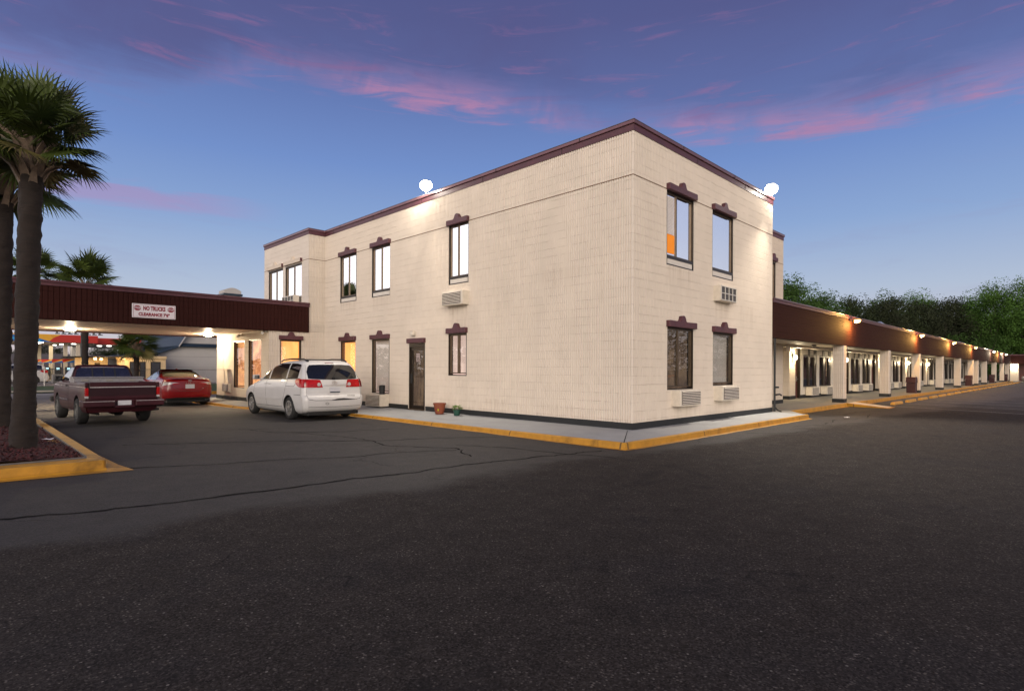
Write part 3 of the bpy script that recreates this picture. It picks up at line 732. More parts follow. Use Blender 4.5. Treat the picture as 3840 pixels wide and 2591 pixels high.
mb = MB(); pbox(mb, P, 8.27, 8.47, .062, .066, 1.74, 2.02); ntc = mb.build('notice', mat('notice_card', (.45, .36, .34), .6), dr)
text_mesh('notice_lettering', '35', .17, M['room'], ntc, lambda p, q, a: (.058, 8.37 - p, 1.82 + q), bold=.004)
text_mesh('notice_lettering', 'ROOM', .06, M['room'], ntc, lambda p, q, a: (.058, 8.37 - p, 1.96 + q))
mb = MB(); mb.quad((.9, 7.4, .1), (.9, 9.4, .1), (.9, 9.4, 2.6), (.9, 7.4, 2.6)); mb.quad((.15, 7.6, .1), (.9, 7.4, .1), (.9, 7.4, 2.6), (.15, 7.6, 2.6)); mb.quad((.15, 9.1, .1), (.9, 9.4, .1), (.9, 9.4, 2.6), (.15, 9.1, 2.6)); mb.quad((.12, 7.6, .14), (.9, 7.4, .14), (.9, 9.4, .14), (.12, 9.1, .14)); mb.quad((.12, 7.6, 2.5), (.9, 7.4, 2.5), (.9, 9.4, 2.5), (.12, 9.1, 2.5))
mb.build('interior', M['lit_dim'], dr)
# bay windows and lobby windows
for i, (a, b) in enumerate(((15.49, 17.08), (17.34, 18.89))):
    window('X', -.70, a, b, 4.05, 5.86, B, glass='glass_sky', tray=False); li = lintel('X', -.70, a, b, 5.90, B, m='block_flat'); mb = MB(); mb.box(-.80, -.70, a - .038, a - .031, 5.905, 6.05); mb.build('lintel_end', M['lintel'], li)
for a, b, z in ((15.60, 16.94, .70), (17.38, 18.63, .67)): window('X', -2.28, a, b, z, 2.66, B, kind='fixed', tray=False, glass='glass', inside=M['lit_lobby'])
window('Y', 14.85, -1.85, -1.0, .75, 2.63, B, kind='fixed', tray=False, glass='glass', inside=M['lit_orange']); lintel('Y', 14.85, -1.87, -.98, 2.63, B)
# rain pipe at the right corner
t = thing('rain_pipe', 'thin black rain pipe running down the right corner of the cream building', 'pipe', (8.25, -.05, .14))
mb = MB(); mb.tube([(8.255, -.06, .16), (8.255, -.06, 2.55)], .035, 8); mb.build('pipe', M['black'], t, smooth=True)
mb = MB(); mb.tube([(8.26, -.1, .70), (8.42, -.16, .72), (8.52, -.18, .68)], .028, 8); mb.tube([(8.255, -.1, .95), (8.33, -.16, .95)], .03, 8); mb.tube([(8.27, -.07, .30), (8.36, -.12, .2), (8.46, -.2, .15)], .022, 8)
mb.build('valve', M['black'], t, smooth=True)
# air conditioners
ac_unit('Y', 0, 1.72, 2.78, .60, 1.0, 'cream louvered air conditioner under the lower left window of the right-hand face')
ac_unit('Y', 0, 4.03, 5.10, .655, 1.055, 'cream louvered air conditioner under the lower right window of the right-hand face')
ac_unit('Y', 0, 3.98, 4.99, 3.41, 3.84, 'window air conditioner with square grille under the plain upper window', depth=.2, grid=True, group=None)
ac_unit('X', 0, 5.72, 6.70, 3.43, 3.85, 'cream louvered air conditioner under the upper window nearest the corner on the left-hand face')
ac_unit('X', 0, 10.02, 11.02, .18, .60, 'large cream louvered air conditioner by the walk behind the minivan', depth=.35)
ac_unit('X', -2.28, 19.0, 19.82, .46, .83, 'small cream louvered air conditioner at the far end of the lobby wall', depth=.1)
ac_unit('X', -.70, 15.75, 16.9, 4.09, 4.54, 'white window air conditioner above the canopy roof', depth=.22, grid=True, group=None)
# things on and by the left wall
t = thing('trash_can', 'small black round can on top of the large air conditioner', 'can', (-.16, 10.25, .60))
mb = MB(); mb.lathe([(.095, 0), (.11, .28), (.115, .285), (.10, .28)], (-.14, 10.25, .602), n=20); mb.build('can_body', M['black'], t, smooth=True)
mb = MB(); mb.lathe([(.0, 0), (.1, 0), (.1, .03), (.02, .045)], (-.14, 10.25, .888), n=20); mb.build('lid', M['black'], t, smooth=True)
t = thing('wall_lamp', 'small unlit cream light fitting above the glass door', 'lamp', (0, 8.5, 2.6))
mb = MB(); mb.box(-.10, -.005, 8.44, 8.62, 2.66, 2.76); mb.build('bracket', M['ac'], t, bevel=.01)
mb = MB(); mb.box(-.16, -.06, 8.38, 8.50, 2.60, 2.70); mb.build('lamp_head', M['ac'], t, bevel=.02)
def pot(name, label, c, r0, r1, h, m):
    t = thing(name, label, 'plant pot', c)
    mb = MB(); mb.lathe([(r0, 0), (r1 * .96, h * .86), (r1 * 1.04, h * .87), (r1 * 1.06, h), (r1 * .96, h), (r1 * .9, h * .9)], c, n=24); mb.build('pot', m, t, smooth=30)
    mb = MB(); mb.lathe([(r1 * .9, 0), (r1 * .5, .02)], (c[0], c[1], c[2] + h * .88), n=16); mb.build('soil', M['mulch_s'], t)
    return t
M['mulch_s'] = mat('soil', (.03, .02, .015), .9, var=.3, vscale=40)
t = pot('flower_pot', 'terracotta pot with a yellow sticker beside the glass door', (-.38, 6.62, .137), .125, .19, .33, M['terracotta'])
mb = MB(); mb.lathe([(.032, 0), (.03, .01)], (-.38 - .135, 6.62 - .105, .137 + .13), 'x', 12); mb.build('sticker', mat('sticker', (.5, .5, .02), .5), t)
t = pot('flower_pot', 'small dark green pot with a leafy plant on the walk', (-.36, 5.82, .137), .08, .11, .17, M['green_pot'])
mb = MB(); rr = random.Random(3)
for i in range(70):
    a = rr.uniform(0, 6.28); l = rr.uniform(.05, .16); z = rr.uniform(.02, .14); c = Vector((-.36, 5.82, .30)); d = Vector((math.cos(a), math.sin(a), 0)); s = Vector((-d.y, d.x, 0)) * .022
    p = c + d * l + Vector((0, 0, z)); mb.quad(c + d * l * .5 + Vector((0, 0, z * .7)), p + s, p + d * .04 - Vector((0, 0, .02)), p - s)
mb.build('foliage', M['leaf'], t)
# dome camera on the lobby corner
for loc, lab in (((-2.34, 17.7, 2.86), 'white security camera on the lobby wall under the canopy'), ((-2.34, 15.1, 2.9), 'white security camera near the lobby corner under the canopy')):
    t = thing('security_camera', lab, 'camera', loc)
    mb = MB(); mb.box(loc[0], loc[0] + .055, loc[1] - .06, loc[1] + .06, loc[2] - .02, loc[2] + .08); mb.build('bracket', M['white'], t)
    mb = MB(); mb.tube([(loc[0] + .02, loc[1], loc[2] + .03), (loc[0] - .07, loc[1] - .06, loc[2] - .0), (loc[0] - .16, loc[1] - .16, loc[2] - .05)], [.03, .05, .055], 10); mb.build('camera_body', M['white'], t, smooth=True)

# floodlights on the parapet
M['flood'] = emitter('flood_glow', (1, .97, .90), 60)
def flood(loc, aim, label, energy, dirn=None):
    dirn = dirn or aim
    t = thing('flood_light', label, 'flood light', loc)
    mb = MB(); mb.tube([(loc[0], loc[1], 7.12), (loc[0], loc[1], loc[2] - .08)], .022, 8); mb.build('pole', M['white'], t)
    mb = MB(); mb.box(loc[0] - .12, loc[0] + .12, loc[1] - .12, loc[1] + .12, loc[2] + .11, loc[2] + .15); mb.build('housing', M['steel'], t, bevel=.02)
    mb = MB(); mb.lathe([(.02, -.17), (.10, -.155), (.165, -.10), (.195, -.02), (.18, .06), (.13, .10), (.05, .12)], loc, n=32); mb.build('lens', M['flood'], t, smooth=True)
    lamp('flood_lamp', 'SPOT', (loc[0] + aim[0] * .36, loc[1] + aim[1] * .36, loc[2] - .02), energy, (1, .90, .76), t, .05, spot=R(88), rot=Vector((-dirn[0], -dirn[1], 1.6)).normalized().to_track_quat('Z', 'Y').to_euler())
    lamp('flood_spill', 'POINT', (loc[0] + aim[0] * .42, loc[1] + aim[1] * .42, loc[2] - .05), 85, (1, .90, .76), t, .02)
flood((-.02, 7.86, 7.46), (-1, 0), 'glaring white flood light on a short pole above the left-hand face', 1300, (-.9, -.45))
flood((8.02, -.02, 7.42), (0, -1), 'glaring white flood light at the right end of the roof edge', 3200, (-.55, -.84))
for i, (x, y, z, lab) in enumerate(((9.3, -1.9, .006, 'small white scrap of paper on the asphalt near the kerb step'), (-9.72, 5.9, .205, 'crumpled white scrap lying on the mulch beside the near palm'))):
    rr = random.Random(i); mb = MB(); g = [[(x + (a - 1.5) * .05 + rr.uniform(-.01, .01), y + (b - 1.5) * .04 + rr.uniform(-.01, .01), z + rr.uniform(0, .03)) for b in range(4)] for a in range(4)]
    for a in range(3):
        for b in range(3): mb.quad(g[a][b], g[a + 1][b], g[a + 1][b + 1], g[a][b + 1])
    tag(mb.build('paper_scrap', M['sign_white']), lab, 'litter')

# ------------------------------------------------------------------ entrance canopy
T = thing('entrance_canopy', 'long brown ribbed drive-through canopy with maroon top band in front of the lobby', 'canopy', (-6, 18, 0))
wall('fascia', 'Y', 14.78, -12.4, -.712, 2.955, 3.965, [], T, M['brownblock'], depth=.016, pitch=.1355)
wall('fascia', 'Y', 22.25, -12.4, -2.3, 2.955, 3.965, [], T, M['brownblock'], ribbed=False, out=1)
wall('fascia', 'X', -12.4, 14.78, 22.25, 2.955, 3.965, [], T, M['brownblock'], ribbed=False)
mb = MB(); mb.box(-12.38, -.716, 14.81, 15.0, 2.95, 3.96); mb.build('beam', M['brownblock'], T); mb = MB(); mb.box(-12.38, -.9, 22.0, 22.22, 2.956, 3.96); mb.build('beam', M['brownblock'], T)
mb = MB(); mb.box(-12.43, -.704, 14.745, 22.29, 3.967, 4.062); mb.build('roof_band', M['maroon'], T)
mb = MB(); mb.box(-12.46, -.702, 14.71, 22.33, 4.064, 4.135); mb.box(-12.3, -.71, 14.9, 22.1, 4.137, 4.15); mb.build('roof_edge_cap', M['maroon'], T, bevel=.01)
mb = MB(); mb.quad((-12.39, 15.0, 2.99), (-2.28, 15.0, 2.99), (-2.28, 22.0, 2.99), (-12.39, 22.0, 2.99)); mb.build('soffit', M['soffit'], T)
for y in (21.4, 15.1): mb = MB(); mb.box(-11.6, -11.1, y, y + .5, 0, 2.99); mb.build('pillar', M['block_flat'], T)
M['lamp_warm'] = emitter('lamp_glow_warm', (1, .86, .62), 26)
for i, (x, y) in enumerate(((-7.72, 20.1), (-2.92, 19.9))):
    t = thing('ceiling_lamp', ('round glowing ceiling lamp under the canopy above the pickup truck', 'round glowing ceiling lamp under the canopy by the lobby wall')[i], 'ceiling lamp', (x, y, 2.98), group='ceiling lamps under the canopy')
    mb = MB(); mb.lathe([(.22, .0), (.23, -.03), (.21, -.035)], (x, y, 2.985), n=24); mb.build('rim', M['white'], t, smooth=30)
    mb = MB(); mb.lathe([(.19, -.03), (.16, -.065), (.08, -.085), (.01, -.09)], (x, y, 2.985), n=24); mb.build('diffuser', M['lamp_warm'], t, smooth=True)
    lamp('lamp_light', 'POINT', (x, y, 2.80), 260, (1, .80, .52), t, .03)
t = thing('clearance_sign', 'white board with red lettering about trucks and clearance on the brown canopy', 'sign', (-6.13, 14.76, 3.38))
mb = MB(); mb.box(-6.75, -5.49, 14.735, 14.775, 3.155, 3.615); mb.build('board', M['sign_white'], t, bevel=.004)
P = lambda p, q, a: (-6.12 + p, 14.731 - a, 3.385 + q)
mb = MB()
for a in ((-.60, .60, -.205, -.198), (-.60, .60, .198, .205)): mb.box(-6.12 + a[0], -6.12 + a[1], 14.731, 14.736, 3.385 + a[2], 3.385 + a[3])
for a in (-.60, .593): mb.box(-6.12 + a, -6.12 + a + .007, 14.7308, 14.7358, 3.385 - .1975, 3.385 + .1975)
mb.build('border', M['sign_red'], t)
text_mesh('lettering', 'NO TRUCKS', .185, M['sign_red'], t, lambda p, q, a: P(p, q + .085, 0), bold=.010, sx=.62)
text_mesh('lettering', 'CLEARANCE 7\'6"', .135, M['sign_red'], t, lambda p, q, a: P(p, q - .115, 0), bold=.008, sx=.90)
for c in (-.485, .485):
    mb = MB(); mb.prism([(c + .105 * math.cos(R(22.5 + 45 * i)), .085 + .088 * math.sin(R(22.5 + 45 * i))) for i in range(8)], 0, .003, lambda p, q, a: P(p, q, a)); o = mb.build('stop_octagon', M['sign_red'], t)
    text_mesh('stop_lettering', 'STOP', .082, M['sign_white'], o, lambda p, q, a, c=c: P(p + c, q + .085, .0045), bold=.002, sx=.95)

# ------------------------------------------------------------------ room wing
Wg = thing('motel_wing', 'long single-storey room wing with brown fascia and white ribbed pillars', 'building', (8.2, 0, .14))
XE = 97.0
wall('fascia', 'Y', 0, 8.22, XE, 2.585, 3.75, [], Wg, M['brownblock'], ribbed=False)
mb = MB(); mb.box(8.24, XE, .01, .30, 2.59, 3.74); mb.build('beam', M['brownblock'], Wg)
mb = MB(); mb.box(8.215, XE - .01, -.03, .35, 3.752, 3.875); mb.build('roof_band', M['maroon'], Wg)
mb = MB()
mb.quad((8.22, -.06, 3.88), (XE, -.06, 3.88), (XE, .55, 4.08), (8.22, .55, 4.08)); mb.quad((8.22, .55, 4.08), (XE, .55, 4.08), (XE, 12, 4.1), (8.22, 12, 4.1)); mb.box(8.216, XE, -.064, -.04, 3.86, 3.895)
mb.build('roof', M['cap'], Wg)
mb = MB(); rr = random.Random(5); x = 12.0
while x < 92:
    l = rr.uniform(.15, .9)
    if rr.random() < .75: mb.quad((x, -.062, 3.90), (x + l, -.062, 3.90), (x + l * .9, rr.uniform(.1, .4), 3.99 + rr.uniform(0, .05)), (x + l * .2, rr.uniform(.1, .4), 3.99))
    x += l + rr.uniform(.3, 3.5) * (1 if x < 25 else .4)
mb.build('flashing_patch', M['foil'], Wg)
mb = MB(); mb.quad((8.22, .3, 2.63), (XE, .3, 2.63), (XE, 3.2, 2.57), (8.22, 3.2, 2.57)); mb.build('ceiling', M['ceiling'], Wg)
mb = MB(); mb.box(13.9, XE, 1.55, 1.75, 2.50, 2.62); mb.build('ceiling_beam', M['panel'], Wg)
mb = MB(); mb.quad((13.8, 3.2, .14), (XE, 3.2, .14), (XE, 3.2, 2.7), (13.8, 3.2, 2.7)); mb.build('rear_wall', M['block_flat'], Wg)
# pillars
PX = [16.15, 24.2, 32.2, 40.6, 49.1, 57.2, 60.6, 67.6, 77.1, 86.6, 94.0]
x = PX[0]
def pillar_mesh(x):
    m_ = wall('pillar', 'X', x, .0, .44, .14, 2.59, [], Wg, ribbed=True, pitch=.0733, depth=.034)
    mb = MB(); mb.box(x + .036, x + .40, .005, .435, .14, 2.588); c = mb.build('core', M['block_flat'], m_)
    mb = MB(); mb.box(x - .012, x + .412, -.012, .452, .138, .30); mb.build('base', M['black'], m_)
    return m_
p0 = pillar_mesh(PX[0])
for x in PX[1:]:
    c = copy_tree(p0, Wg); c.location = p0.location + Vector((x - PX[0], 0, 0))
# one module: pilaster, door, window bay, door
X0 = 17.45; YW = 2.65
def module(x0):
    parts = []
    m_ = wall('pilaster', 'Y', YW - .12, x0 - .38, x0 + .40, .14, 2.59, [], Wg, ribbed=False, m=M['block_flat'])
    q = wall('side', 'X', x0 - .38, YW - .12, YW + .5, .14, 2.59, [], m_, depth=.03, pitch=.1); wall('side', 'X', x0 + .40, YW - .12, YW + .5, .14, 2.59, [], m_, ribbed=False, out=1)
    mb = MB(); mb.box(x0 - .39, x0 + .41, YW - .132, YW + .5, .138, .30); mb.build('base', M['black'], m_); parts.append(m_)
    for a, b in ((x0 + .45, x0 + 1.30), (x0 + 6.62, x0 + 7.45)):
        mb = MB(); mb.box(a, b, YW + .10, YW + .15, .17, 2.24); d = mb.build('door', M['door_red'], Wg)
        hs = a + (.72 if a == x0 + .45 else .10)
        mb = MB(); mb.box(hs - .035, hs + .035, YW + .07, YW + .099, .98, 1.22); mb.tube([(hs, YW + .02, 1.08), (hs - .12, YW + .02, 1.08)], .014, 6); mb.build('door_handle', M['steel'], d)
        mb = MB(); mb.box(hs - .17, hs - .14, YW + .085, YW + .099, 1.62, 1.72) ; mb.build('room_number', M['steel'], d)
        mb = MB()
        mb.box(a - .05, a, YW + .02, YW + .16, .14, 2.58); mb.box(b, b + .10, YW - .02, YW + .16, .14, 2.58); mb.box(a, b, YW + .05, YW + .16, 2.24, 2.30); mb.box(a, b, YW + .07, YW + .16, .14, .165)
        mb.build('door_frame', M['frame'], d)
        mb = MB(); mb.box(a, b, YW + .08, YW + .14, 2.30, 2.58); mb.build('transom_panel', M['panel'], d)
        parts.append(d)
    # bay
    b0 = x0 + 1.45
    mb = MB()
    for a, b in ((0, .33), (2.34, 2.78), (4.72, 5.08)): mb.box(b0 + a, b0 + b, YW - .03, YW + .12, .30, 2.585)
    for a, b in ((.33, 2.34), (2.78, 4.72)): mb.box(b0 + a, b0 + b, YW + .01, YW + .12, .30, .70)
    bay = mb.build('window_bay', M['panel'], Wg)
    mb = MB(); mb.box(b0 - .02, b0 + 5.10, YW - .02, YW + .14, .138, .30); mb.build('base', M['black'], bay)
    mb = MB()
    for a, b in ((1.12, 1.34), (1.99, 2.33), (3.44, 3.77), (4.38, 4.71)): mb.box(b0 + a, b0 + b, YW - .02, YW + .13, .72, 2.584)
    for a, b in ((.33, 2.34), (2.78, 4.72)): mb.box(b0 + a, b0 + b, YW - .035, YW - .021, 2.21, 2.285); mb.box(b0 + a, b0 + b, YW - .04, YW + .0, .69, .735)
    mb.build('mullion', M['frame'], bay)
    for a, b in ((.33, 1.12), (1.34, 1.99), (2.78, 3.44), (3.77, 4.38)):
        mb = MB(); mb.box(b0 + a, b0 + b, YW + .03, YW + .036, .735, 2.21); mb.build('pane', M['glass_wing'], bay)
        mb = MB(); mb.box(b0 + a + .02, b0 + b - .02, YW + .0, YW + .04, 2.30, 2.57); mb.build('panel', M['panel'], bay)
    mb = MB(); mb.quad((b0, YW + .2, .3), (b0 + 5.1, YW + .2, .3), (b0 + 5.1, YW + .2, 2.5), (b0, YW + .2, 2.5)); mb.build('curtain', M['curtain'], bay)
    parts.append(bay)
    return parts
M['glass_wing'] = glass_mat('wing_glass', .22, alpha=.5)
M['curtain'] = mat('curtain', (.22, .19, .16), .8, var=.2, vscale=3, stretch=(6, 1, .2))
mod0 = module(X0)
acs = []
ordn = ['first', 'second', 'third', 'fourth', 'fifth', 'sixth', 'seventh', 'eighth', 'ninth', 'tenth', 'eleventh', 'twelfth', 'thirteenth', 'fourteenth', 'fifteenth', 'sixteenth', 'seventeenth', 'eighteenth', 'nineteenth', 'twentieth', 'twenty-first', 'twenty-second', 'twenty-third', 'twenty-fourth', 'twenty-fifth']
M['lamp_wall'] = emitter('wall_lamp_glow', (1, .82, .50), 12)
def wall_light(x, y, z, label, e=85):
    t = thing('wall_lamp', label, 'wall lamp', (x, y, z), group='wall lamps along the room wing')
    mb = MB(); mb.box(x - .05, x + .05, y + .10, y + .118, z - .03, z + .17); mb.box(x - .012, x + .012, y + .02, y + .10, z + .12, z + .15); mb.build('bracket', M['darksteel'], t)
    mb = MB(); mb.lathe([(.02, -.13), (.065, -.09), (.085, .0), (.07, .09), (.03, .13)], (x, y, z), n=14); mb.build('globe', M['lamp_wall'], t, smooth=True)
    lamp('lamp_light', 'POINT', (x, y - .16, z), e, (1, .80, .50), t, .022)
    return t
NM = 9
for i in range(NM):
    dx = 8.25 * i
    if i:
        for p in mod0:
            c = copy_tree(p, Wg); c.location = p.location + Vector((dx, 0, 0))
l0 = wall_light(X0 - .02, YW - .26, 2.12, 'glowing wall lamp on the ribbed pilaster nearest the cream building')
for i in (1, 2, 3, 4):
    c = copy_tree(l0); c.location = l0.location + Vector((8.25 * i, 0, 0)); c['label'] = ordn[i] + ' glowing wall lamp counted from the cream building, on a pilaster of the room wing'
a0 = ac_unit('Y', YW - .03, X0 + 1.45 + .72, X0 + 1.45 + 1.78, .255, .675, 'first cream air conditioner counted from the cream building along the covered walk', depth=.30, group='air conditioners under the room wing windows')
n = 1
for i in range(6):
    for dxx in (0, 2.36):
        if i == 0 and dxx == 0: continue
        c = copy_tree(a0); c.location = a0.location + Vector((8.25 * i + dxx, 0, 0)); c['label'] = ordn[n] + ' cream air conditioner counted from the cream building along the covered walk'; n += 1
# cameras / lamps under the ceiling
t = thing('security_camera', 'small dark dome camera under the wing ceiling before the first pillar', 'camera', (16.4, .9, 2.6))
mb = MB(); mb.lathe([(.09, .02), (.09, -.03), (.07, -.07), (.03, -.10)], (15.4, .95, 2.60), n=14); mb.build('dome', M['acgrey'], t, smooth=True)
t = thing('ceiling_lamp', 'small square ceiling lamp box at the beginning of the covered walk', 'ceiling lamp', (14.0, 1.5, 2.5))
mb = MB(); mb.box(13.86, 14.0, 1.44, 1.56, 2.30, 2.50); mb.build('housing', M['panel'], t, bevel=.01)
# fascia lamps
M['lamp_amber'] = emitter('fascia_glow_amber', (1, .50, .11), 7); M['lamp_pale'] = emitter('fascia_glow_pale', (1, .82, .52), 9)
def fascia_light(x, col, m, label, e=130):
    t = thing('fascia_lamp', label, 'outdoor lamp', (x, -.2, 3.7), group='lamps along the brown fascia of the room wing')
    mb = MB(); mb.box(x - .10, x + .10, -.20, -.002, 3.66, 3.70); mb.box(x - .13, x + .13, -.46, -.20, 3.72, 3.76); mb.tube([(x, -.02, 3.68), (x, -.30, 3.74)], .02, 6); mb.build('bracket', M['darksteel'], t)
    mb = MB(); mb.prism([(-.40, 3.60), (-.22, 3.57), (-.21, 3.71), (-.44, 3.71)], x - .11, x + .11, lambda p, q, a: (a, p, q)); mb.build('lens', m, t, bevel=.02)
    lamp('lamp_light', 'POINT', (x, -.32, 3.50), e, col, t, .025)
    lamp('lamp_light', 'POINT', (x - .2, -.30, 4.02), e * .18, col, t, .02)
    return t
AM, PL = (1, .52, .13), (1, .82, .58)
f1 = fascia_light(16.9, AM, M['lamp_amber'], 'nearest fascia lamp, glowing amber over the first pillar', 260)
f2 = fascia_light(71.1, PL, M['lamp_pale'], 'fifth fascia lamp from the cream building, glowing pale white')
for i, x in enumerate((31.0, 43.4, 55.7, 79.3)):
    c = copy_tree(f1); c.location = f1.location + Vector((x - 16.9, 0, 0)); c['label'] = ('second', 'third', 'fourth', 'sixth')[i] + ' fascia lamp from the cream building, glowing amber on the brown fascia'
c = copy_tree(f2); c.location = f2.location + Vector((85.4 - 71.1, 0, 0)); c['label'] = 'farthest fascia lamp of the long wing, glowing pale white near the inner corner'
# the end wing across the far side
E2 = thing('motel_end_wing', 'distant brown and maroon end wing closing the lot', 'building', (XE, -15, 0))
wall('fascia', 'X', XE, -45, .28, 2.60, 3.78, [], E2, M['brownblock'], ribbed=False)
mb = MB(); mb.box(XE - .05, XE + .6, -45, .27, 3.782, 3.93); mb.build('roof_band', M['maroon'], E2)
mb = MB(); mb.box(XE + 2.2, XE + 2.4, -45, .30, .1, 3.0); mb.build('wall', M['door_red'], E2)
mb = MB(); mb.box(XE + .02, XE + 1.2, -.80, .10, .14, 2.62); mb.build('pillar', M['block_flat'], E2)
mb = MB(); mb.quad((XE, -45, 2.62), (XE, .3, 2.62), (XE + 2.3, .3, 2.62), (XE + 2.3, -45, 2.62)); mb.build('ceiling', M['ceiling'], E2)
mb = MB(); mb.box(XE - .1, XE + 2.3, -45, -.1, 0, .135); mb.build('plinth', M['walk_warm'], E2)
t = thing('wall_lamp', 'bright white lamp on the pillar of the distant end wing', 'wall lamp', (XE - .1, -.35, 2.1))
mb = MB(); mb.lathe([(.03, -.16), (.12, -.1), (.14, 0), (.1, .12), (.03, .16)], (XE - .12, -.35, 2.12), n=12); mb.build('globe', emitter('end_lamp_glow', (1, .95, .8), 60), t, smooth=True)
lamp('lamp_light', 'POINT', (XE - .4, -.4, 2.1), 60, (1, .85, .6), t, .1)

# wheel stops
def wheel_stop(x):
    t = MB(); t.prism([(-.09, .005), (.09, .005), (.075, .10), (.05, .125), (-.05, .125), (-.075, .10)], x, x + 1.65, lambda p, q, a: (a, -1.32 + p, q))
    return t.build('wheel_stop', M['yellow2'], None, bevel=.012)
ws = wheel_stop(18.4)
tag(ws, 'first yellow concrete wheel stop, right beside the ramp', 'wheel stop', 'wheel stops along the room wing')
for k in range(1, 25):
    c = ws.copy(); COL.objects.link(c); c.location.x = 2.95 * k; c['label'] = ordn[k] + ' yellow wheel stop counted from the ramp along the wing'

# bins
def litter_bin(x, y, label):
    t = thing('litter_bin', label, 'litter bin', (x, y, .14), group='maroon litter bins by the pillars')
    mb = MB(); mb.prism([(-.24, 0), (.24, 0), (.26, .62), (-.26, .62)], y - .24, y + .24, lambda p, q, a: (x + p, a, .14 + q)); mb.build('body', M['bin'], t, bevel=.02)
    mb = MB(); mb.prism([(-.275, .63), (.275, .63), (.275, .67), (.21, .95), (.12, .99), (-.12, .99), (-.21, .95), (-.275, .67)], y - .27, y + .27, lambda p, q, a: (x + p, a, .14 + q)); mb.build('lid', M['bin'], t, bevel=.02)
    return t
b0 = litter_bin(31.55, .30, 'maroon litter bin with a hooded lid before the third pillar')
for x, l in ((56.8, 'maroon litter bin beside the twin pillars, second from the cream building'), (76.2, 'maroon litter bin third from the cream building'), (92.6, 'farthest maroon litter bin, by the inner corner')):
    c = copy_tree(b0); c.location.x = x; c['label'] = l

# ------------------------------------------------------------------ island with mulch
ISL = [(-12.6, 2.92), (-9.36, 2.92), (-9.33, 3.0), (-9.30, 14.6), (-9.5, 14.9), (-12.6, 14.9)]
mb = MB()
IN = [(-12.6, 3.26), (-9.52, 3.26), (-9.50, 14.5), (-12.6, 14.5)]
mb.prism(ISL, -.05, .15, lambda p, q, a: (p, q, a))
struct(mb.build('kerb', M['yellow'], bevel=.02), 'raised orange-yellow kerb around the palm island')
kerb([(-12.6, 2.90, .03), (-9.34, 2.90, .03)], 'kerb_paint', M['yellow'], 1)
mb = MB(); mb.quad((-9.36, 2.9, .005), (-9.05, 2.62, .005), (-9.12, 3.3, .005), (-9.18, 5, .005), (-9.30, 5, .005)); mb.quad((-9.30, 5, .005), (-9.18, 5, .005), (-9.16, 14.8, .005), (-9.30, 14.8, .005)); mb.quad((-12.6, 2.9, .005), (-12.6, 2.72, .005), (-10.6, 2.74, .005), (-9.05, 2.62, .005), (-9.36, 2.9, .005))
struct(mb.build('kerb_paint', M['yellow']))
M['mulch'] = mat('mulch', (.045, .009, .009), .9, var=.6, vscale=45, bump=.03, bscale=40)
mb = MB(); nx, ny = 16, 48
def mz(x, y): return .155 + .035 * noise.noise(Vector((x * 1.6, y * 1.6, 0))) + .05 * min(1, max(0, (-9.55 - x) / .8))
for i in range(nx):
    for j in range(ny):
        g = lambda a, b: (-12.6 + 3.08 * a / nx, 3.27 + 11.2 * b / ny)
        q = [g(i, j), g(i + 1, j), g(i + 1, j + 1), g(i, j + 1)]; mb.quad(*[(x, y, mz(x, y)) for x, y in q])
struct(mb.build('mulch_bed', M['mulch'], smooth=60))
mb = MB(); rr = random.Random(11)
for i in range(14000):
    x = rr.uniform(-12.5, -9.55); y = 3.3 + 11 * rr.random() ** 1.4; z = mz(x, y) + rr.uniform(0, .025); a = rr.uniform(0, 6.28); l = rr.uniform(.02, .06); w = rr.uniform(.006, .014)
    dx, dy = math.cos(a) * l, math.sin(a) * l; wx, wy = -math.sin(a) * w, math.cos(a) * w; t = rr.uniform(-.02, .03)
    mb.quad((x - wx, y - wy, z), (x + dx - wx, y + dy - wy, z + t), (x + dx + wx, y + dy + wy, z + t), (x + wx, y + wy, z))
o = mb.build('mulch', mat('mulch_chips', (.075, .014, .013), .85, var=.6, vscale=60)); tag(o, 'dark red wood mulch around the palms', 'mulch', kind='stuff')
mb = MB(); mb.box(-9.545, -9.525, 3.26, 14.5, .12, .185); mb.box(-12.6, -9.5455, 3.255, 3.275, .12, .175)
struct(mb.build('bed_edging', mat('edging', (.10, .09, .085), .6, var=.3)))

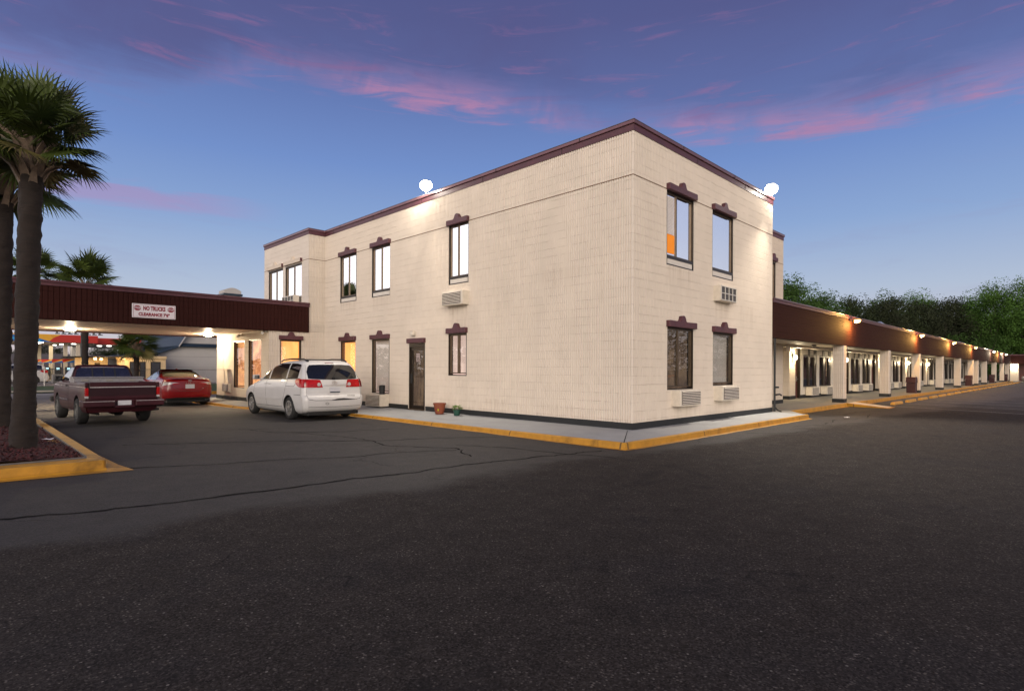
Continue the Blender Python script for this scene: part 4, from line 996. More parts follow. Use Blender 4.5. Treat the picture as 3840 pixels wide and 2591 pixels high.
# ------------------------------------------------------------------ palms
M['frond'] = mat('palm_frond', (.048, .070, .013), .48, var=.55, vscale=2.2, spec=.4)
M['frond_old'] = mat('palm_frond_old', (.10, .085, .020), .6, var=.4, vscale=3)
M['boot'] = mat('palm_boots', (.20, .145, .105), .8, var=.35, vscale=9, bump=.01)
M['trunk'] = mat('palm_trunk', (.018, .0115, .0085), .9, var=.45, vscale=5, stretch=(1, 1, 9), bump=.03, bscale=9)
def fan(mb, base, ang, elev, L, rad, rr, n=34, droop=.5):
    """one costapalmate leaf: stalk then a folded fan of blades"""
    d = Vector((math.cos(ang) * math.cos(elev), math.sin(ang) * math.cos(elev), math.sin(elev)))
    side = Vector((-math.sin(ang), math.cos(ang), 0)); side = Matrix.Rotation(rr.uniform(-.8, .8), 3, d) @ side; up = side.cross(d) * -1
    if up.z < 0: up = -up
    pts = []; p = Vector(base); v = d.copy()
    for i in range(6):
        pts.append(p.copy()); p = p + v * (L / 5); v = (v + Vector((0, 0, -.05 * droop))).normalized()
    mb.tube(pts, [.022, .019, .017, .015, .013, .012], 5)
    c = pts[-1]; d = v; up = side.cross(d) * -1
    if up.z < 0: up = -up
    spread = R(rr.uniform(128, 150))
    for i in range(n):
        f = (i / (n - 1) - .5) * 2; a = f * spread
        if rr.random() < .04: continue
        ln = rad * (1 - .30 * abs(f) ** 2.2) * rr.uniform(.88, 1.06)
        dr = (d * math.cos(a) + side * math.sin(a)); fold = .25 * (1 - abs(f)) + rr.uniform(-.05, .05)
        st = c + d * (.10 * rad) * (1 - abs(f))
        q = [st]; vv = (dr + up * fold * .3).normalized(); cur = st
        for s in range(4):
            cur = cur + vv * (ln / 4); q.append(cur.copy()); vv = (vv + Vector((0, 0, -(.07 + .16 * s * droop) * (1 + .5 * abs(f))))).normalized()
        wb = ln * spread / n * 1.25
        ws = [wb * .25, wb * .95, wb * .85, wb * .42, .002]
        tn = dr.cross(up).normalized() * .5; crease = up * .25
        ids = []
        for s in range(5):
            sgn = 1 if i % 2 else -1
            ids.append((mb.vert(q[s] + tn * ws[s] + crease * ws[s] * .5 * sgn), mb.vert(q[s] - tn * ws[s] - crease * ws[s] * .5 * sgn)))
        for s in range(4): mb.f.append((ids[s][0], ids[s][1], ids[s + 1][1], ids[s + 1][0]))
def palm(x, y, z0, zc, r, rc, label, seed, lean=(0, 0), nf=34, boots=True, n=34, group=None, lowd=38):
    """z0 ground, zc crown centre height, r trunk radius, rc leaf reach"""
    rr = random.Random(seed); t = thing('palm_tree', label, 'palm tree', (x, y, z0), group=group)
    zb = zc - rc * .62; H = zc - z0; mb = MB(); prof = []; N = 90
    pos = lambda z: Vector((x + lean[0] * (z - z0) / H, y + lean[1] * (z - z0) / H, z))
    rings = []
    for i in range(N + 1):
        z = z0 - .05 + (zb - z0 + .15) * i / N; f = i / N
        rad = r * (1.22 - .28 * min(1, f * 5) + .06 * f); ring = []
        for j in range(18):
            a = 2 * math.pi * j / 18; w = 1 + .16 * noise.noise(Vector((math.cos(a) * 1.5, math.sin(a) * 1.5, z * 9 + seed))) + .035 * ((i * 7 + j * 3) % 4 == 0)
            if f > .82: w += .16 * (f - .82) * 5 * abs(noise.noise(Vector((math.cos(a) * 3, math.sin(a) * 3, z * 5))))
            ring.append(mb.vert(pos(z) + Vector((math.cos(a) * rad * w, math.sin(a) * rad * w, 0))))
        rings.append(ring)
    for a, b in zip(rings, rings[1:]):
        for j in range(18): mb.f.append((a[j], a[(j + 1) % 18], b[(j + 1) % 18], b[j]))
    mb.build('trunk', M['trunk'], t, smooth=50)
    top = pos(zc)
    if boots:
        mb = MB(); k = 0
        zz = zb - rc * .05
        while zz < zc - rc * .05:
            for q in range(5):
                a = k * 2.399 + rr.uniform(-.2, .2); k += 1; c = pos(zz + rr.uniform(-.03, .03)); d = Vector((math.cos(a), math.sin(a), 0)); s = Vector((-d.y, d.x, 0))
                l = rr.uniform(.30, .52) * r / .17; w0 = rr.uniform(.06, .09) * r / .17; up = Vector((0, 0, 1))
                b = c + d * r * .80; m1 = b + d * l * .30 + up * l * .65; e = b + d * l * .72 + up * l * 1.0
                i0 = len(mb.v)
                for p, w, th in ((b, w0, .03), (m1, w0 * .62, .024), (e, w0 * .42, .016)): mb.v += [tuple(p - s * w), tuple(p + s * w), tuple(p + s * w * .8 - d * th + up * th), tuple(p - s * w * .8 - d * th + up * th)]
                for u in (0, 4):
                    for v in range(4): mb.f.append((i0 + u + v, i0 + u + (v + 1) % 4, i0 + u + 4 + (v + 1) % 4, i0 + u + 4 + v))
                mb.f.append((i0 + 8, i0 + 9, i0 + 10, i0 + 11))
            zz += .085 * r / .17
        mb.build('leaf_boots', M['boot'], t, smooth=30)
    g = MB(); old = MB()
    for i in range(nf):
        f = i / nf; a = i * 2.399 + rr.uniform(-.25, .25); el = R(82 - (lowd + 82) * f ** .9 + rr.uniform(-8, 8))
        fan(old if (f > .86 and i % 2) else g, top + Vector((math.cos(a), math.sin(a), 0)) * r * .5 + Vector((0, 0, (.5 - f) * rc * .35)), a, el, rc * rr.uniform(.42, .58), rc * rr.uniform(.50, .64), rr, n=n, droop=.35 + .5 * f)
    cr = g.build('crown', M['frond'], t)
    if old.f: old.build('dead_frond', M['frond_old'], cr)
    return t
palm(-10.12, 5.05, .14, 5.16, .155, 1.0, 'tall palm nearest the camera at the left edge, trunk rising from the mulch', 21, lean=(.10, .0), nf=50, lowd=14)
palm(-10.2, 9.6, .14, 5.85, .20, 1.35, 'second palm on the mulch island, standing behind the nearest one', 5, lean=(.02, 0), nf=36, lowd=20)
palm(-8.25, 28.0, .05, 6.1, .17, 1.1, 'palm beyond the canopy, mostly hidden behind the two near trunks', 9, nf=30, n=26)
palm(-4.55, 40.0, .05, 7.1, .19, 2.0, 'tall palm with thick trunk behind the pickup truck, crown above the canopy', 13, nf=34, n=26)
palm(-3.0, 33.0, .05, 2.85, .15, 1.2, 'short bushy palm between the pickup truck and the red sedan', 17, nf=36, n=24)

# ------------------------------------------------------------------ far side of the road
M['grass'] = mat('grass', (.045, .085, .016), .9, var=.5, vscale=6, bump=.02, bscale=60)
M['concrete'] = mat('pale_concrete', (.30, .27, .245), .85, var=.12, vscale=1.2, dirt=.2)
mb = MB(); mb.quad((-60, 36.2, .05), (1.5, 34.6, .05), (-.2, 28.3, .05), (60, 28.3, .05), (60, 49.5, .05), (-60, 49.5, .05)); struct(mb.build('grass_verge', M['grass']))
mb = MB(); mb.box(-60, -1.5, 36.0, 36.22, -.05, .14); struct(mb.build('kerb', M['concrete']))
mb = MB(); mb.quad((-60, 32.0, .008), (-2, 32.0, .008), (-2, 36, .008), (-60, 36, .008)); struct(mb.build('gutter', M['concrete']))
mb = MB(); mb.prism([(-1.5, 33.5), (-.3, 28.4), (60, 28.4), (60, 28.15), (-.5, 28.15), (-1.75, 33.4)], -.05, .17, lambda p, q, a: (p, q, a)); struct(mb.build('kerb', M['yellow']), 'low yellow kerb beyond the canopy')
mb = MB(); mb.quad((-80, 49.5, .06), (70, 49.5, .06), (70, 150, .06), (-80, 150, .06)); struct(mb.build('forecourt', M['concrete']))
# chain link fence
t = thing('chain_link_fence', 'low chain-link fence across the grass beyond the canopy', 'fence', (0, 49.8, .05))
posts = [-14.5, -11.6, -8.7, -5.76, -2.8, .2, 3.4, 6.72, 9.9, 13, 16]
for x in posts:
    mb = MB(); mb.tube([(x, 49.8, 0), (x, 49.8, 1.42)], .038, 8); mb.build('post', M['steel'], t, smooth=True)
mb = MB(); mb.tube([(-14.5, 49.8, 1.36), (16, 49.8, 1.36)], .025, 6); mb.build('rail', M['steel'], t)
mb = MB(); s = .16; nn = int(30.5 / s)
for i in range(-8, nn):
    for sg in (1, -1):
        x0 = -14.5 + i * s; 
        if sg == -1: x0 += 1.28
        x1 = x0 + sg * 1.28
        if min(x0, x1) < -14.6 or max(x0, x1) > 16.1: continue
        w = .007; mb.quad((x0 - w, 49.8, .06), (x0 + w, 49.8, .06), (x1 + w, 49.8, 1.34), (x1 - w, 49.8, 1.34))
mb.build('wire_mesh', M['darksteel'], t)

# ------------------------------------------------------------------ white hall with navy roof
M['bg_white'] = mat('bg_white_siding', (.42, .40, .375), .7, var=.05, vscale=1)
M['navy'] = mat('navy_metal_roof', (.020, .036, .055), .42, var=.15, vscale=3, metal=.2)
M['tan_lit'] = mat('tan_stucco', (.62, .46, .26), .8, var=.08, vscale=2)
t = thing('white_hall', 'large pale building with a steep navy metal roof behind the red sedan', 'building', (12, 62, 0))
prof = [(3.25, 2.85), (5.0, 3.55), (5.65, 4.62), (9.6, 8.9), (13.6, 8.9), (20, 3.0)]
mb = MB(); wallp = [(3.45, .05)] + [(p, q - .06) for p, q in prof] + [(20, .05)]
mb.prism(wallp, 56.0, 80, lambda p, q, a: (p, a, q)); mb.build('wall', M['bg_white'], t)
mb = MB()
for (a, b), (c, d) in zip(prof, prof[1:]): mb.prism([(a, b), (c, d), (c, d + .12), (a, b + .12)], 55.5, 80.4, lambda p, q, a_: (p, a_, q))
mb.prism([(3.0, 2.62), (3.25, 2.62), (3.25, 2.98), (3.0, 2.95)], 55.5, 80.4, lambda p, q, a_: (p, a_, q))
mb.build('roof', M['navy'], t)
mb = MB()  # standing seams
for y in [56 + .6 * i for i in range(41)]:
    for (a, b), (c, d) in zip(prof[:3], prof[1:4]): mb.prism([(a, b + .12), (c, d + .12), (c, d + .17), (a, b + .17)], y, y + .05, lambda p, q, a_: (p, a_, q))
mb.build('roof_seam', M['navy'], t)
mb = MB()
for (a, b), (c, d) in zip(prof[1:3], prof[2:4]): mb.prism([(a, b - .02), (c, d - .02), (c, d + .16), (a, b + .16)], 55.42, 55.5, lambda p, q, a_: (p, a_, q))
mb.build('gable_trim', M['bg_white'], t)
mb = MB(); mb.prism([(55.55, 3.62), (55.995, 3.62), (55.995, 3.98), (55.7, 3.9)], 5.25, 19.5, lambda p, q, a: (a, p, q)); mb.build('pent_roof', M['navy'], t)
mb = MB()
for z in (1.55, 2.62): mb.box(3.5, 19.9, 55.985, 55.998, z, z + .025)
mb.build('siding_joint', mat('siding_joint', (.2, .19, .18), .8), t)
# roof cupola
cu = MB(); cu.box(10.95, 12.75, 61, 62.8, 8.9, 9.75); c_ = cu.build('cupola', M['bg_white'], t)
mb = MB(); mb.box(10.8, 12.9, 60.85, 62.95, 9.75, 9.98); mb.build('cupola_band', M['navy'], c_, bevel=.05)
mb = MB(); arc = [(-.92, 9.98)] + [(-.92 + 1.84 * i / 10, 10.32 + .32 * math.sin(math.pi * i / 10)) for i in range(11)] + [(.92, 9.98)]
mb.prism(arc, 61, 62.8, lambda p, q, a: (11.85 + p, a, q)); mb.build('cupola_head', M['bg_white'], c_)
# yellow-lit porch front
p_ = thing('lit_porch', 'warmly lit tan porch front with tall windows beside the white hall', 'building', (1.5, 52.5, 0))
mb = MB(); mb.box(-.1, 3.05, 52.0, 55.4, .05, 2.52); mb.build('wall', M['tan_lit'], p_)
mb = MB(); mb.box(-.2, 3.12, 51.85, 55.4, 2.27, 2.56); mb.build('parapet', M['tan_lit'], p_, bevel=.06)
mb = MB(); mb.quad((-3.5, 56, 2.42), (-.2, 51.85, 2.42), (3.2, 51.85, 2.58), (3.2, 80, 2.6), (-1.0, 80, 2.5)); mb.build('eave', M['bg_white'], p_)
mb = MB(); mb.quad((-3.9, 56, 2.50), (-.5, 52.4, 2.50), (3.2, 53.5, 3.0), (3.2, 80, 3.0), (-1.5, 80, 2.55)); mb.build('roof', M['navy'], p_)
for i, (a, b) in enumerate(((.25, .62), (1.0, 1.45), (1.85, 2.62))):
    mb = MB(); mb.box(a, b, 51.96, 52.02, .6, 2.05); w = mb.build('window', M['frame'], p_)
    mb = MB(); mb.box(a + .06, b - .06, 51.94, 51.958, .66, 2.0); mb.build('pane', M['glass_dark'], w)
mb = MB(); mb.box(-3.0, -.6, 56.5, 57, .05, 2.4); mb.build('wall', M['tan_lit'], p_)
for i, (a, b) in enumerate(((-2.5, -2.1), (-1.6, -1.2))):
    mb = MB(); mb.box(a, b, 56.44, 56.5, .6, 1.95); w = mb.build('window', M['frame'], p_)
for i, (x, y, z) in enumerate(((-1.9, 54.2, 2.28), (-1.45, 54.2, 2.25), (-.25, 51.6, 2.3))):
    l = thing('porch_lamp', ('left glowing lamp under the porch eave', 'middle glowing lamp under the porch eave', 'right glowing lamp beside the short palm at the porch')[i], 'lamp', (x, y, z), group='lamps under the porch eave')
    mb = MB(); mb.lathe([(.02, -.1), (.10, -.06), (.12, 0), (.10, .06), (.02, .1)], (x, y, z), n=12); mb.build('globe', M['lamp_amber'], l, smooth=True)
    lamp('lamp_light', 'POINT', (x, y - .4, z - .1), 70, (1, .66, .28), l, .03)

# ------------------------------------------------------------------ fuel station
M['red'] = mat('fascia_red', (.36, .020, .012), .45, var=.06, emit=(.36, .02, .012), es=.25)
M['amber'] = mat('fascia_yellow', (.52, .26, .02), .45, var=.06, emit=(.52, .26, .02), es=.25)
M['blue'] = mat('fascia_blue', (.012, .085, .25), .4, var=.05, emit=(.012, .10, .3), es=.35)
M['cyan'] = mat('fascia_light_blue', (.02, .22, .42), .4, var=.05, emit=(.02, .22, .42), es=.35)
M['canopy_white'] = mat('canopy_white', (.55, .47, .36), .5, var=.05)
g_ = thing('fuel_canopy', 'fuel station canopy with yellow, red and blue fascia seen under the motel canopy', 'canopy', (-8, 75, 0))
Y0 = 72.0
mb = MB(); mb.prism([(-3.4, 4.26), (1.0, 4.26), (1.0, 5.10), (-2.3, 5.10), (-3.0, 4.7)], Y0, Y0 + .2, lambda p, q, a: (p, a, q)); mb.build('red_fascia', M['red'], g_)
mb = MB(); mb.prism([(-22, 4.26), (-3.4, 4.26), (-3.0, 4.7), (-2.3, 5.10), (-22, 5.10)], Y0, Y0 + .2, lambda p, q, a: (p, a, q)); mb.build('yellow_fascia', M['amber'], g_)
mb = MB(); mb.prism([(-9, 4.27), (-3.1, 4.27), (-3.6, 4.42), (-4.3, 4.68), (-5.4, 4.95), (-9, 4.98)], Y0 - .03, Y0, lambda p, q, a: (p, a, q)); bl = mb.build('blue_fascia', M['blue'], g_)
mb = MB()
for i in range(7):
    for j in range(3):
        if (i + j) % 2: 
            x = -6.5 + i * .42; z = 4.32 + j * .2
            if x < -3.9 - j * .6: mb.quad((x, Y0 - .032, z), (x + .36, Y0 - .032, z - .04), (x + .42, Y0 - .032, z + .13), (x + .05, Y0 - .032, z + .17))
mb.build('blue_facet', M['cyan'], bl)
mb = MB()
for i in range(5): mb.quad((-3.2 + i * .15, Y0 - .01, 5.0 - i * .03), (-2.6 + i * .3, Y0 - .01, 4.30), (-2.57 + i * .3, Y0 - .01, 4.30), (-3.17 + i * .15, Y0 - .01, 5.0 - i * .03))
mb.build('pinstripe', M['red'], g_)
mb = MB(); mb.quad((-22, Y0, 4.27), (1, Y0, 4.27), (1, 86, 4.27), (-22, 86, 4.27)); mb.quad((-22, Y0, 5.08), (1, Y0, 5.08), (1, 86, 5.08), (-22, 86, 5.08)); mb.box(.9, 1.0, Y0 + .2, 86, 4.26, 5.09); mb.build('ceiling', M['canopy_white'], g_)
mb = MB(); mb.box(1.02, 9.5, 74.5, 86, 4.26, 4.98); mb.build('side_canopy', M['red'], g_)
mb = MB(); mb.box(1.02, 9.5, 74.6, 86, 4.15, 4.258); mb.build('ceiling', M['canopy_white'], g_)
for (x, y) in ((-.75, 72.6), (-1.75, 73.6), (-2.6, 78), (-3.3, 82), (-9, 74), (-9, 82), (5.4, 78)):
    mb = MB(); mb.box(x - .17, x + .17, y - .17, y + .17, .05, 4.28); mb.build('column', M['canopy_white'], g_)
M['led'] = emitter('canopy_led', (1, .95, .85), 14)
for i, (x, y) in enumerate(((-3.9, 73.4), (-3.9, 75.5), (-3.9, 78), (-.7, 76), (-1.5, 79), (-1.9, 82), (1.9, 77), (2.7, 76), (-7, 74), (-7, 78))):
    mb = MB(); mb.box(x - .2, x + .2, y - .2, y + .2, 4.10 if x > 1 else 4.23, 4.149 if x > 1 else 4.268); mb.build('ceiling_light', M['led'], g_)
lamp('canopy_light', 'AREA', (-3, 77, 4.0), 260, (1, .86, .6), g_, size=5)
# pumps
def pump(x, y, label):
    t = thing('fuel_pump', label, 'fuel pump', (x, y, .06), group='fuel pumps under the red and yellow canopy')
    mb = MB(); mb.box(x - .28, x + .28, y - .25, y + .25, .06, 1.55); mb.build('cabinet', M['darksteel'], t, bevel=.03)
    mb = MB(); mb.box(x - .12, x + .14, y - .262, y - .251, 1.25, 1.45); mb.build('screen', emitter('pump_screen', (.25, .75, .9), 1.6), t)
    mb = MB(); mb.box(x - .36, x - .29, y - .05, y + .05, .06, 2.05); mb.box(x + .29, x + .36, y - .05, y + .05, .06, 2.05); mb.build('post', M['canopy_white'], t)
    pr_ = lambda pts, m, n, yy: (MB().prism(pts, y + yy, y + yy + .05, lambda p, q, a: (x + p, a, q))).build(n, m, t)
    pr_([(-.5, 2.05), (-.1, 2.15), (.5, 2.42), (-.5, 2.42)], M['red'], 'red_sign', -.1)
    pr_([(-.5, 2.04), (.1, 2.14), (.5, 2.30), (.5, 2.42), (.35, 2.42), (-.1, 2.2)], M['amber'], 'yellow_sign', -.13)
    pr_([(-.3, 2.03), (.5, 2.03), (.5, 2.30), (.1, 2.16)], M['blue'], 'blue_sign', -.16)
    mb = MB(); mb.tube([(x + .2, y - .3, 1.3), (x + .33, y - .42, .7), (x + .24, y - .35, .5)], .02, 5); mb.build('hose', M['black'], t)
    return t
p1 = pump(-1.9, 70.2, 'nearest fuel pump with a flame-coloured topper, just left of the palm trunk')
for i, (x, y) in enumerate(((-2.45, 73.5), (-3.05, 77), (-3.5, 80.5))):
    c = copy_tree(p1); c.location = (x, y, .06); c['label'] = ('second', 'third', 'fourth')[i] + ' fuel pump from the right in the row under the yellow canopy'
t = thing('pump_island_block', 'grey block with navy panel near the fence at the fuel station', 'barrier', (-3.3, 60, 0))
mb = MB(); mb.box(-4.2, -2.0, 60, 61.2, .05, .86); mb.build('body', M['acgrey'], t)
mb = MB(); mb.prism([(-3.9, .1), (-2.9, .1), (-2.9, .74), (-3.6, .62)], 59.96, 60, lambda p, q, a: (p, a, q)); mb.build('panel', M['navy'], t)
# low grey and blue sheds in the distance
t = thing('grey_shed', 'long low grey shed on the horizon behind the fuel pumps', 'building', (-2, 100, 0))
mb = MB(); mb.prism([(-22, .05), (2.9, .05), (2.9, 3.35), (1, 3.42), (-22, 3.1)], 95, 104, lambda p, q, a: (p, a, q)); mb.build('wall', mat('grey_metal_wall', (.13, .12, .135), .7, var=.1), t)
mb = MB(); mb.box(-.6, .75, 78.6, 80, .05, 4.25); mb.build('wall_panel', mat('kiosk_panel', (.34, .32, .35), .6, var=.05), t)
t = thing('blue_shed', 'low shed with bright blue wall and pale roof edge beyond the grass', 'building', (5, 92, 0))
mb = MB(); mb.box(2.2, 9.0, 92, 99, .05, 2.35); mb.build('wall', mat('blue_wall', (.030, .075, .20), .6, var=.08), t)
mb = MB(); mb.prism([(2.0, 2.36), (9.2, 2.36), (9.2, 3.0), (3.5, 3.25), (2.0, 3.3)], 91.7, 99.3, lambda p, q, a: (p, a, q)); mb.build('roof', mat('pale_grey_roof', (.25, .22, .23), .7, var=.08), t)
mb = MB(); mb.box(2.0, 9.2, 91.66, 91.7, 2.36, 2.50); mb.build('gutter', M['bg_white'], t)
# billboard glimpsed under the soffit
t = thing('billboard', 'dark back of a billboard with catwalk brackets behind the tall palm trunk', 'billboard', (-3.5, 60, 0))
mb = MB(); mb.box(-3.9, -.7, 60, 60.3, 5.0, 7.4); mb.build('board', M['darksteel'], t)
mb = MB(); mb.box(-4.1, -.6, 59.2, 60, 4.86, 4.92)
for i in range(8): mb.box(-4.0 + i * .46, -3.95 + i * .46, 59.2, 60, 4.62, 4.86); mb.box(-4.15 + i * .46, -3.8 + i * .46, 59.1, 59.25, 4.58, 4.66)
mb.build('catwalk', M['darksteel'], t)
mb = MB(); mb.tube([(-1.92, 60.3, 0), (-1.92, 60.3, 5)], .2, 10); mb.build('post', M['darksteel'], t)
t = thing('utility_pole', 'pale grey pole behind the short palm', 'pole', (2.4, 66, 0))
mb = MB(); mb.tube([(1.9, 66, 0), (1.9, 66, 4.0)], .12, 8); mb.build('shaft', mat('pale_pole', (.30, .34, .38), .6), t, smooth=True)

# ------------------------------------------------------------------ trees
def leafmat(name, col, tr=.0): 
    m = mat(name, col, .75, var=.4, vscale=.35, spec=.2); return m
M['lf1'] = leafmat('leaf_green', (.046, .095, .019)); M['lf2'] = leafmat('leaf_dark', (.024, .034, .012)); M['lf3'] = leafmat('leaf_bright', (.062, .13, .022)); M['lf4'] = leafmat('leaf_brown', (.027, .034, .015))
M['bark'] = mat('bark', (.07, .055, .045), .9, var=.3)
def tree_proto(seed, H, rad, leaf, nclump=100, per=200, ls=.27, low=.14):
    rr = random.Random(seed); t = thing('tree', '', 'tree', (0, 0, 0))
    mb = MB(); mb.tube([(0, 0, 0), (.1, .1, H * .35), (.0, .2, H * .6), (.1, .1, H * .86)], [H * .022, H * .017, H * .011, .03], 8)
    cl = []
    for i in range(nclump):
        while True:
            u = Vector((rr.uniform(-1, 1), rr.uniform(-1, 1), rr.uniform(-1, 1)))
            if .35 < u.length < 1: break
        zz = H * (low + (1 - low) * .5 * (u.z + 1)); wd = rad * (1.0 - .35 * max(0, u.z)) * rr.uniform(.75, 1.08)
        cl.append((Vector((u.x * wd, u.y * wd, zz * .965)), rr.uniform(.12, .20) * rad * 1.5))
    for i in range(14):
        c, r_ = cl[i * 3 % nclump]; b = Vector((0, .1, c.z * rr.uniform(.45, .7))); mid = (b + c) / 2 + Vector((0, 0, .3)); mb.tube([b, mid, c], [H * .008, H * .005, .02], 5)
    mb.build('trunk', M['bark'], t, local=True)
    g = MB()
    for c, r_ in cl:
        for j in range(per):
            d = Vector((rr.gauss(0, 1), rr.gauss(0, 1), rr.gauss(0, .8))); d = d.normalized() * r_ * rr.random() ** .4 * 1.25
            p = c + d; a = Vector((rr.uniform(-1, 1), rr.uniform(-1, 1), rr.uniform(-.6, .6))).normalized(); b = a.cross(Vector((rr.uniform(-1, 1), rr.uniform(-1, 1), rr.uniform(-1, 1)))).normalized(); s = ls * rr.uniform(.5, 1.1)
            g.quad(p - a * s * .5, p + b * s * .28, p + a * s * .5, p - b * s * .28)
    g.build('crown', leaf, t, local=True)
    return t
protos = [tree_proto(1, 12, 3.6, M['lf1']), tree_proto(2, 12, 4.2, M['lf2']), tree_proto(3, 17, 5.0, M['lf3'], 125, 190, .32), tree_proto(4, 12, 4.4, M['lf4']), tree_proto(6, 7, 3.2, M['lf1'], 60, 90, .3, .05)]
# (proto, x, y, height)
TR = [(0, 49.5, 15.0, 11.6, 'rounded green tree just right of the cream building above the wing roof'), (0, 56, 16.0, 12.0, 'leafy green tree second from the cream building'), (0, 64, 16, 11.9, 'green tree with a ragged top behind the nearest fascia lamp'),
      (1, 60, 20, 10.6, 'dark tree filling the gap behind the first green trees'), (0, 72, 17, 11.6, 'green tree left of the round-topped dark tree'), (1, 78, 15.5, 12.1, 'round-topped dark tree above the wing roof'), (0, 86, 18, 12.7, 'light green tree poking above the dark round-topped tree'),
      (3, 87, 14, 12.2, 'brownish dark tree behind the second fascia lamp'), (1, 95, 14.0, 13.6, 'broad dark tree in the middle of the tree line'), (0, 103, 17, 15.0, 'tall green tree with a feathery tip above the dark trees'), (3, 103, 12.5, 13.6, 'brownish tree below the feathery green tip'),
      (2, 121, 15.0, 17.2, 'tall slender green tree standing above the middle of the tree line'), (3, 110, 9.5, 13.8, 'dark brownish tree left of the big bright trees'), (1, 118, 9.8, 15.4, 'dark tree behind the third fascia lamp'), (2, 120, 6.5, 16.0, 'bright tree at the left side of the tall right-hand group'),
      (2, 113, 3.0, 16.9, 'big bright green tree above the far end of the wing'), (2, 112, -1.8, 17.4, 'largest bright green tree at the right edge'), (2, 116, -7, 17.0, 'bright green tree cut by the right edge'), (4, 104, 7.0, 8.0, 'low bushy green tree just above the wing roof'), (4, 108, 3.4, 7.6, 'low green bush at the foot of the bright trees'), (1, 124, 1, 15, 'dark tree filling in behind the bright trees'), (1, 125, -6, 15, 'dark tree behind the right edge group')]
used = set()
for (pi, x, y, h, lab) in TR:
    pr_ = protos[pi]; H0 = (12, 12, 17, 12, 7)[pi]
    o = pr_ if pi not in used else copy_tree(pr_)
    used.add(pi); s = h / H0
    o.location = (x, y, 0); o.scale = (s * (1 if pi != 2 else .95), s, s); o.rotation_euler = (0, 0, (x * 7.3 + y) % 6.28); tag(o, lab, 'tree', 'trees beyond the room wing')
for (pi, x, y, h, lab) in [(1, 12.5, 104, 9.5, 'dark tree behind the fuel canopy left of the navy roof'), (1, 6.5, 103, 5.6, 'low dark tree between the blue shed and the fuel canopy'), (1, 10, 108, 6.0, 'dark tree above the blue shed'), (3, -4, 130, 5.4, 'far brownish tree on the horizon behind the fuel pumps'), (3, 2, 128, 6.4, 'far dark tree behind the fuel columns')]:
    o = copy_tree(protos[pi]); s = h / 12; o.location = (x, y, 0); o.scale = (s * 1.3, s * 1.3, s); tag(o, lab, 'tree', 'trees beyond the fuel station')
# far wood as one mass, with unseen rows added for the window reflections
mb = MB(); rr = random.Random(8)
for (xa, ya, xb, yb, h, n) in ((40, 22, 135, 20, 9.5, 16000), (132, 24, 136, -45, 13, 9000), (-60, 150, 60, 140, 5.0, 5000), (-30, -75, 230, -75, 17, 18000), (-75, -60, -75, 190, 9, 14000)):
    for i in range(n):
        f = rr.random(); x = xa + (xb - xa) * f + rr.uniform(-3, 3); y = ya + (yb - ya) * f + rr.uniform(-3, 3); hh = h * (.75 + .3 * noise.noise(Vector((x * .2, y * .2, 0)))); z = hh * rr.random() ** .8; p = Vector((x, y, z))
        a = Vector((rr.uniform(-1, 1), rr.uniform(-1, 1), rr.uniform(-.6, .6))).normalized(); b = a.cross(Vector((0, .3, 1))).normalized(); s = rr.uniform(.7, 1.5); mb.quad(p - a * s * .5, p + b * s * .35, p + a * s * .5, p - b * s * .35)
tag(mb.build('far_wood_and_added_rows', M['lf2']), 'dark mass of woodland behind the separate trees, with unseen rows added for reflections', 'woodland', kind='stuff')

# ------------------------------------------------------------------ vehicles
def paint(name, col, coat=.45, rough=.32, metal=0.0, dust=.05):
    m = mat(name, col, rough, metal=metal, var=dust, vscale=3.0, coat=coat, spec=.35); return m
M['cglass'] = mat('car_glass', (.008, .009, .011), .04, var=0, spec=.8, coat=.6)
M['cglass_green'] = mat('car_glass_clear', (.075, .085, .06), .05, var=.5, vscale=4, spec=.9, coat=.8)
M['tyre'] = mat('tyre_rubber', (.014, .014, .014), .8, var=.3, vscale=12)
M['rim'] = mat('alloy_rim', (.36, .35, .34), .35, metal=.7, var=.15, vscale=12)
M['rim_old'] = mat('dull_rim', (.16, .16, .15), .5, metal=.6, var=.3, vscale=12)
M['under'] = mat('underbody', (.010, .010, .010), .8, var=0)
M['tail_red'] = mat('tail_red', (.36, .004, .006), .25, var=.25, vscale=14, coat=.2, spec=.3)
M['tail_dark'] = mat('tail_dark', (.16, .006, .008), .2, var=.2, coat=1)
M['clear_lens'] = mat('clear_lens', (.45, .42, .42), .12, var=.3, vscale=30, coat=1)
M['chrome'] = mat('chrome', (.75, .73, .72), .15, metal=1, var=.05)
M['plate'] = mat('number_plate', (.52, .52, .55), .5, var=.08)
M['seam'] = mat('panel_gap', (.035, .033, .033), .7, var=0)
M['trim_black'] = mat('black_plastic', (.018, .018, .018), .55, var=.1)

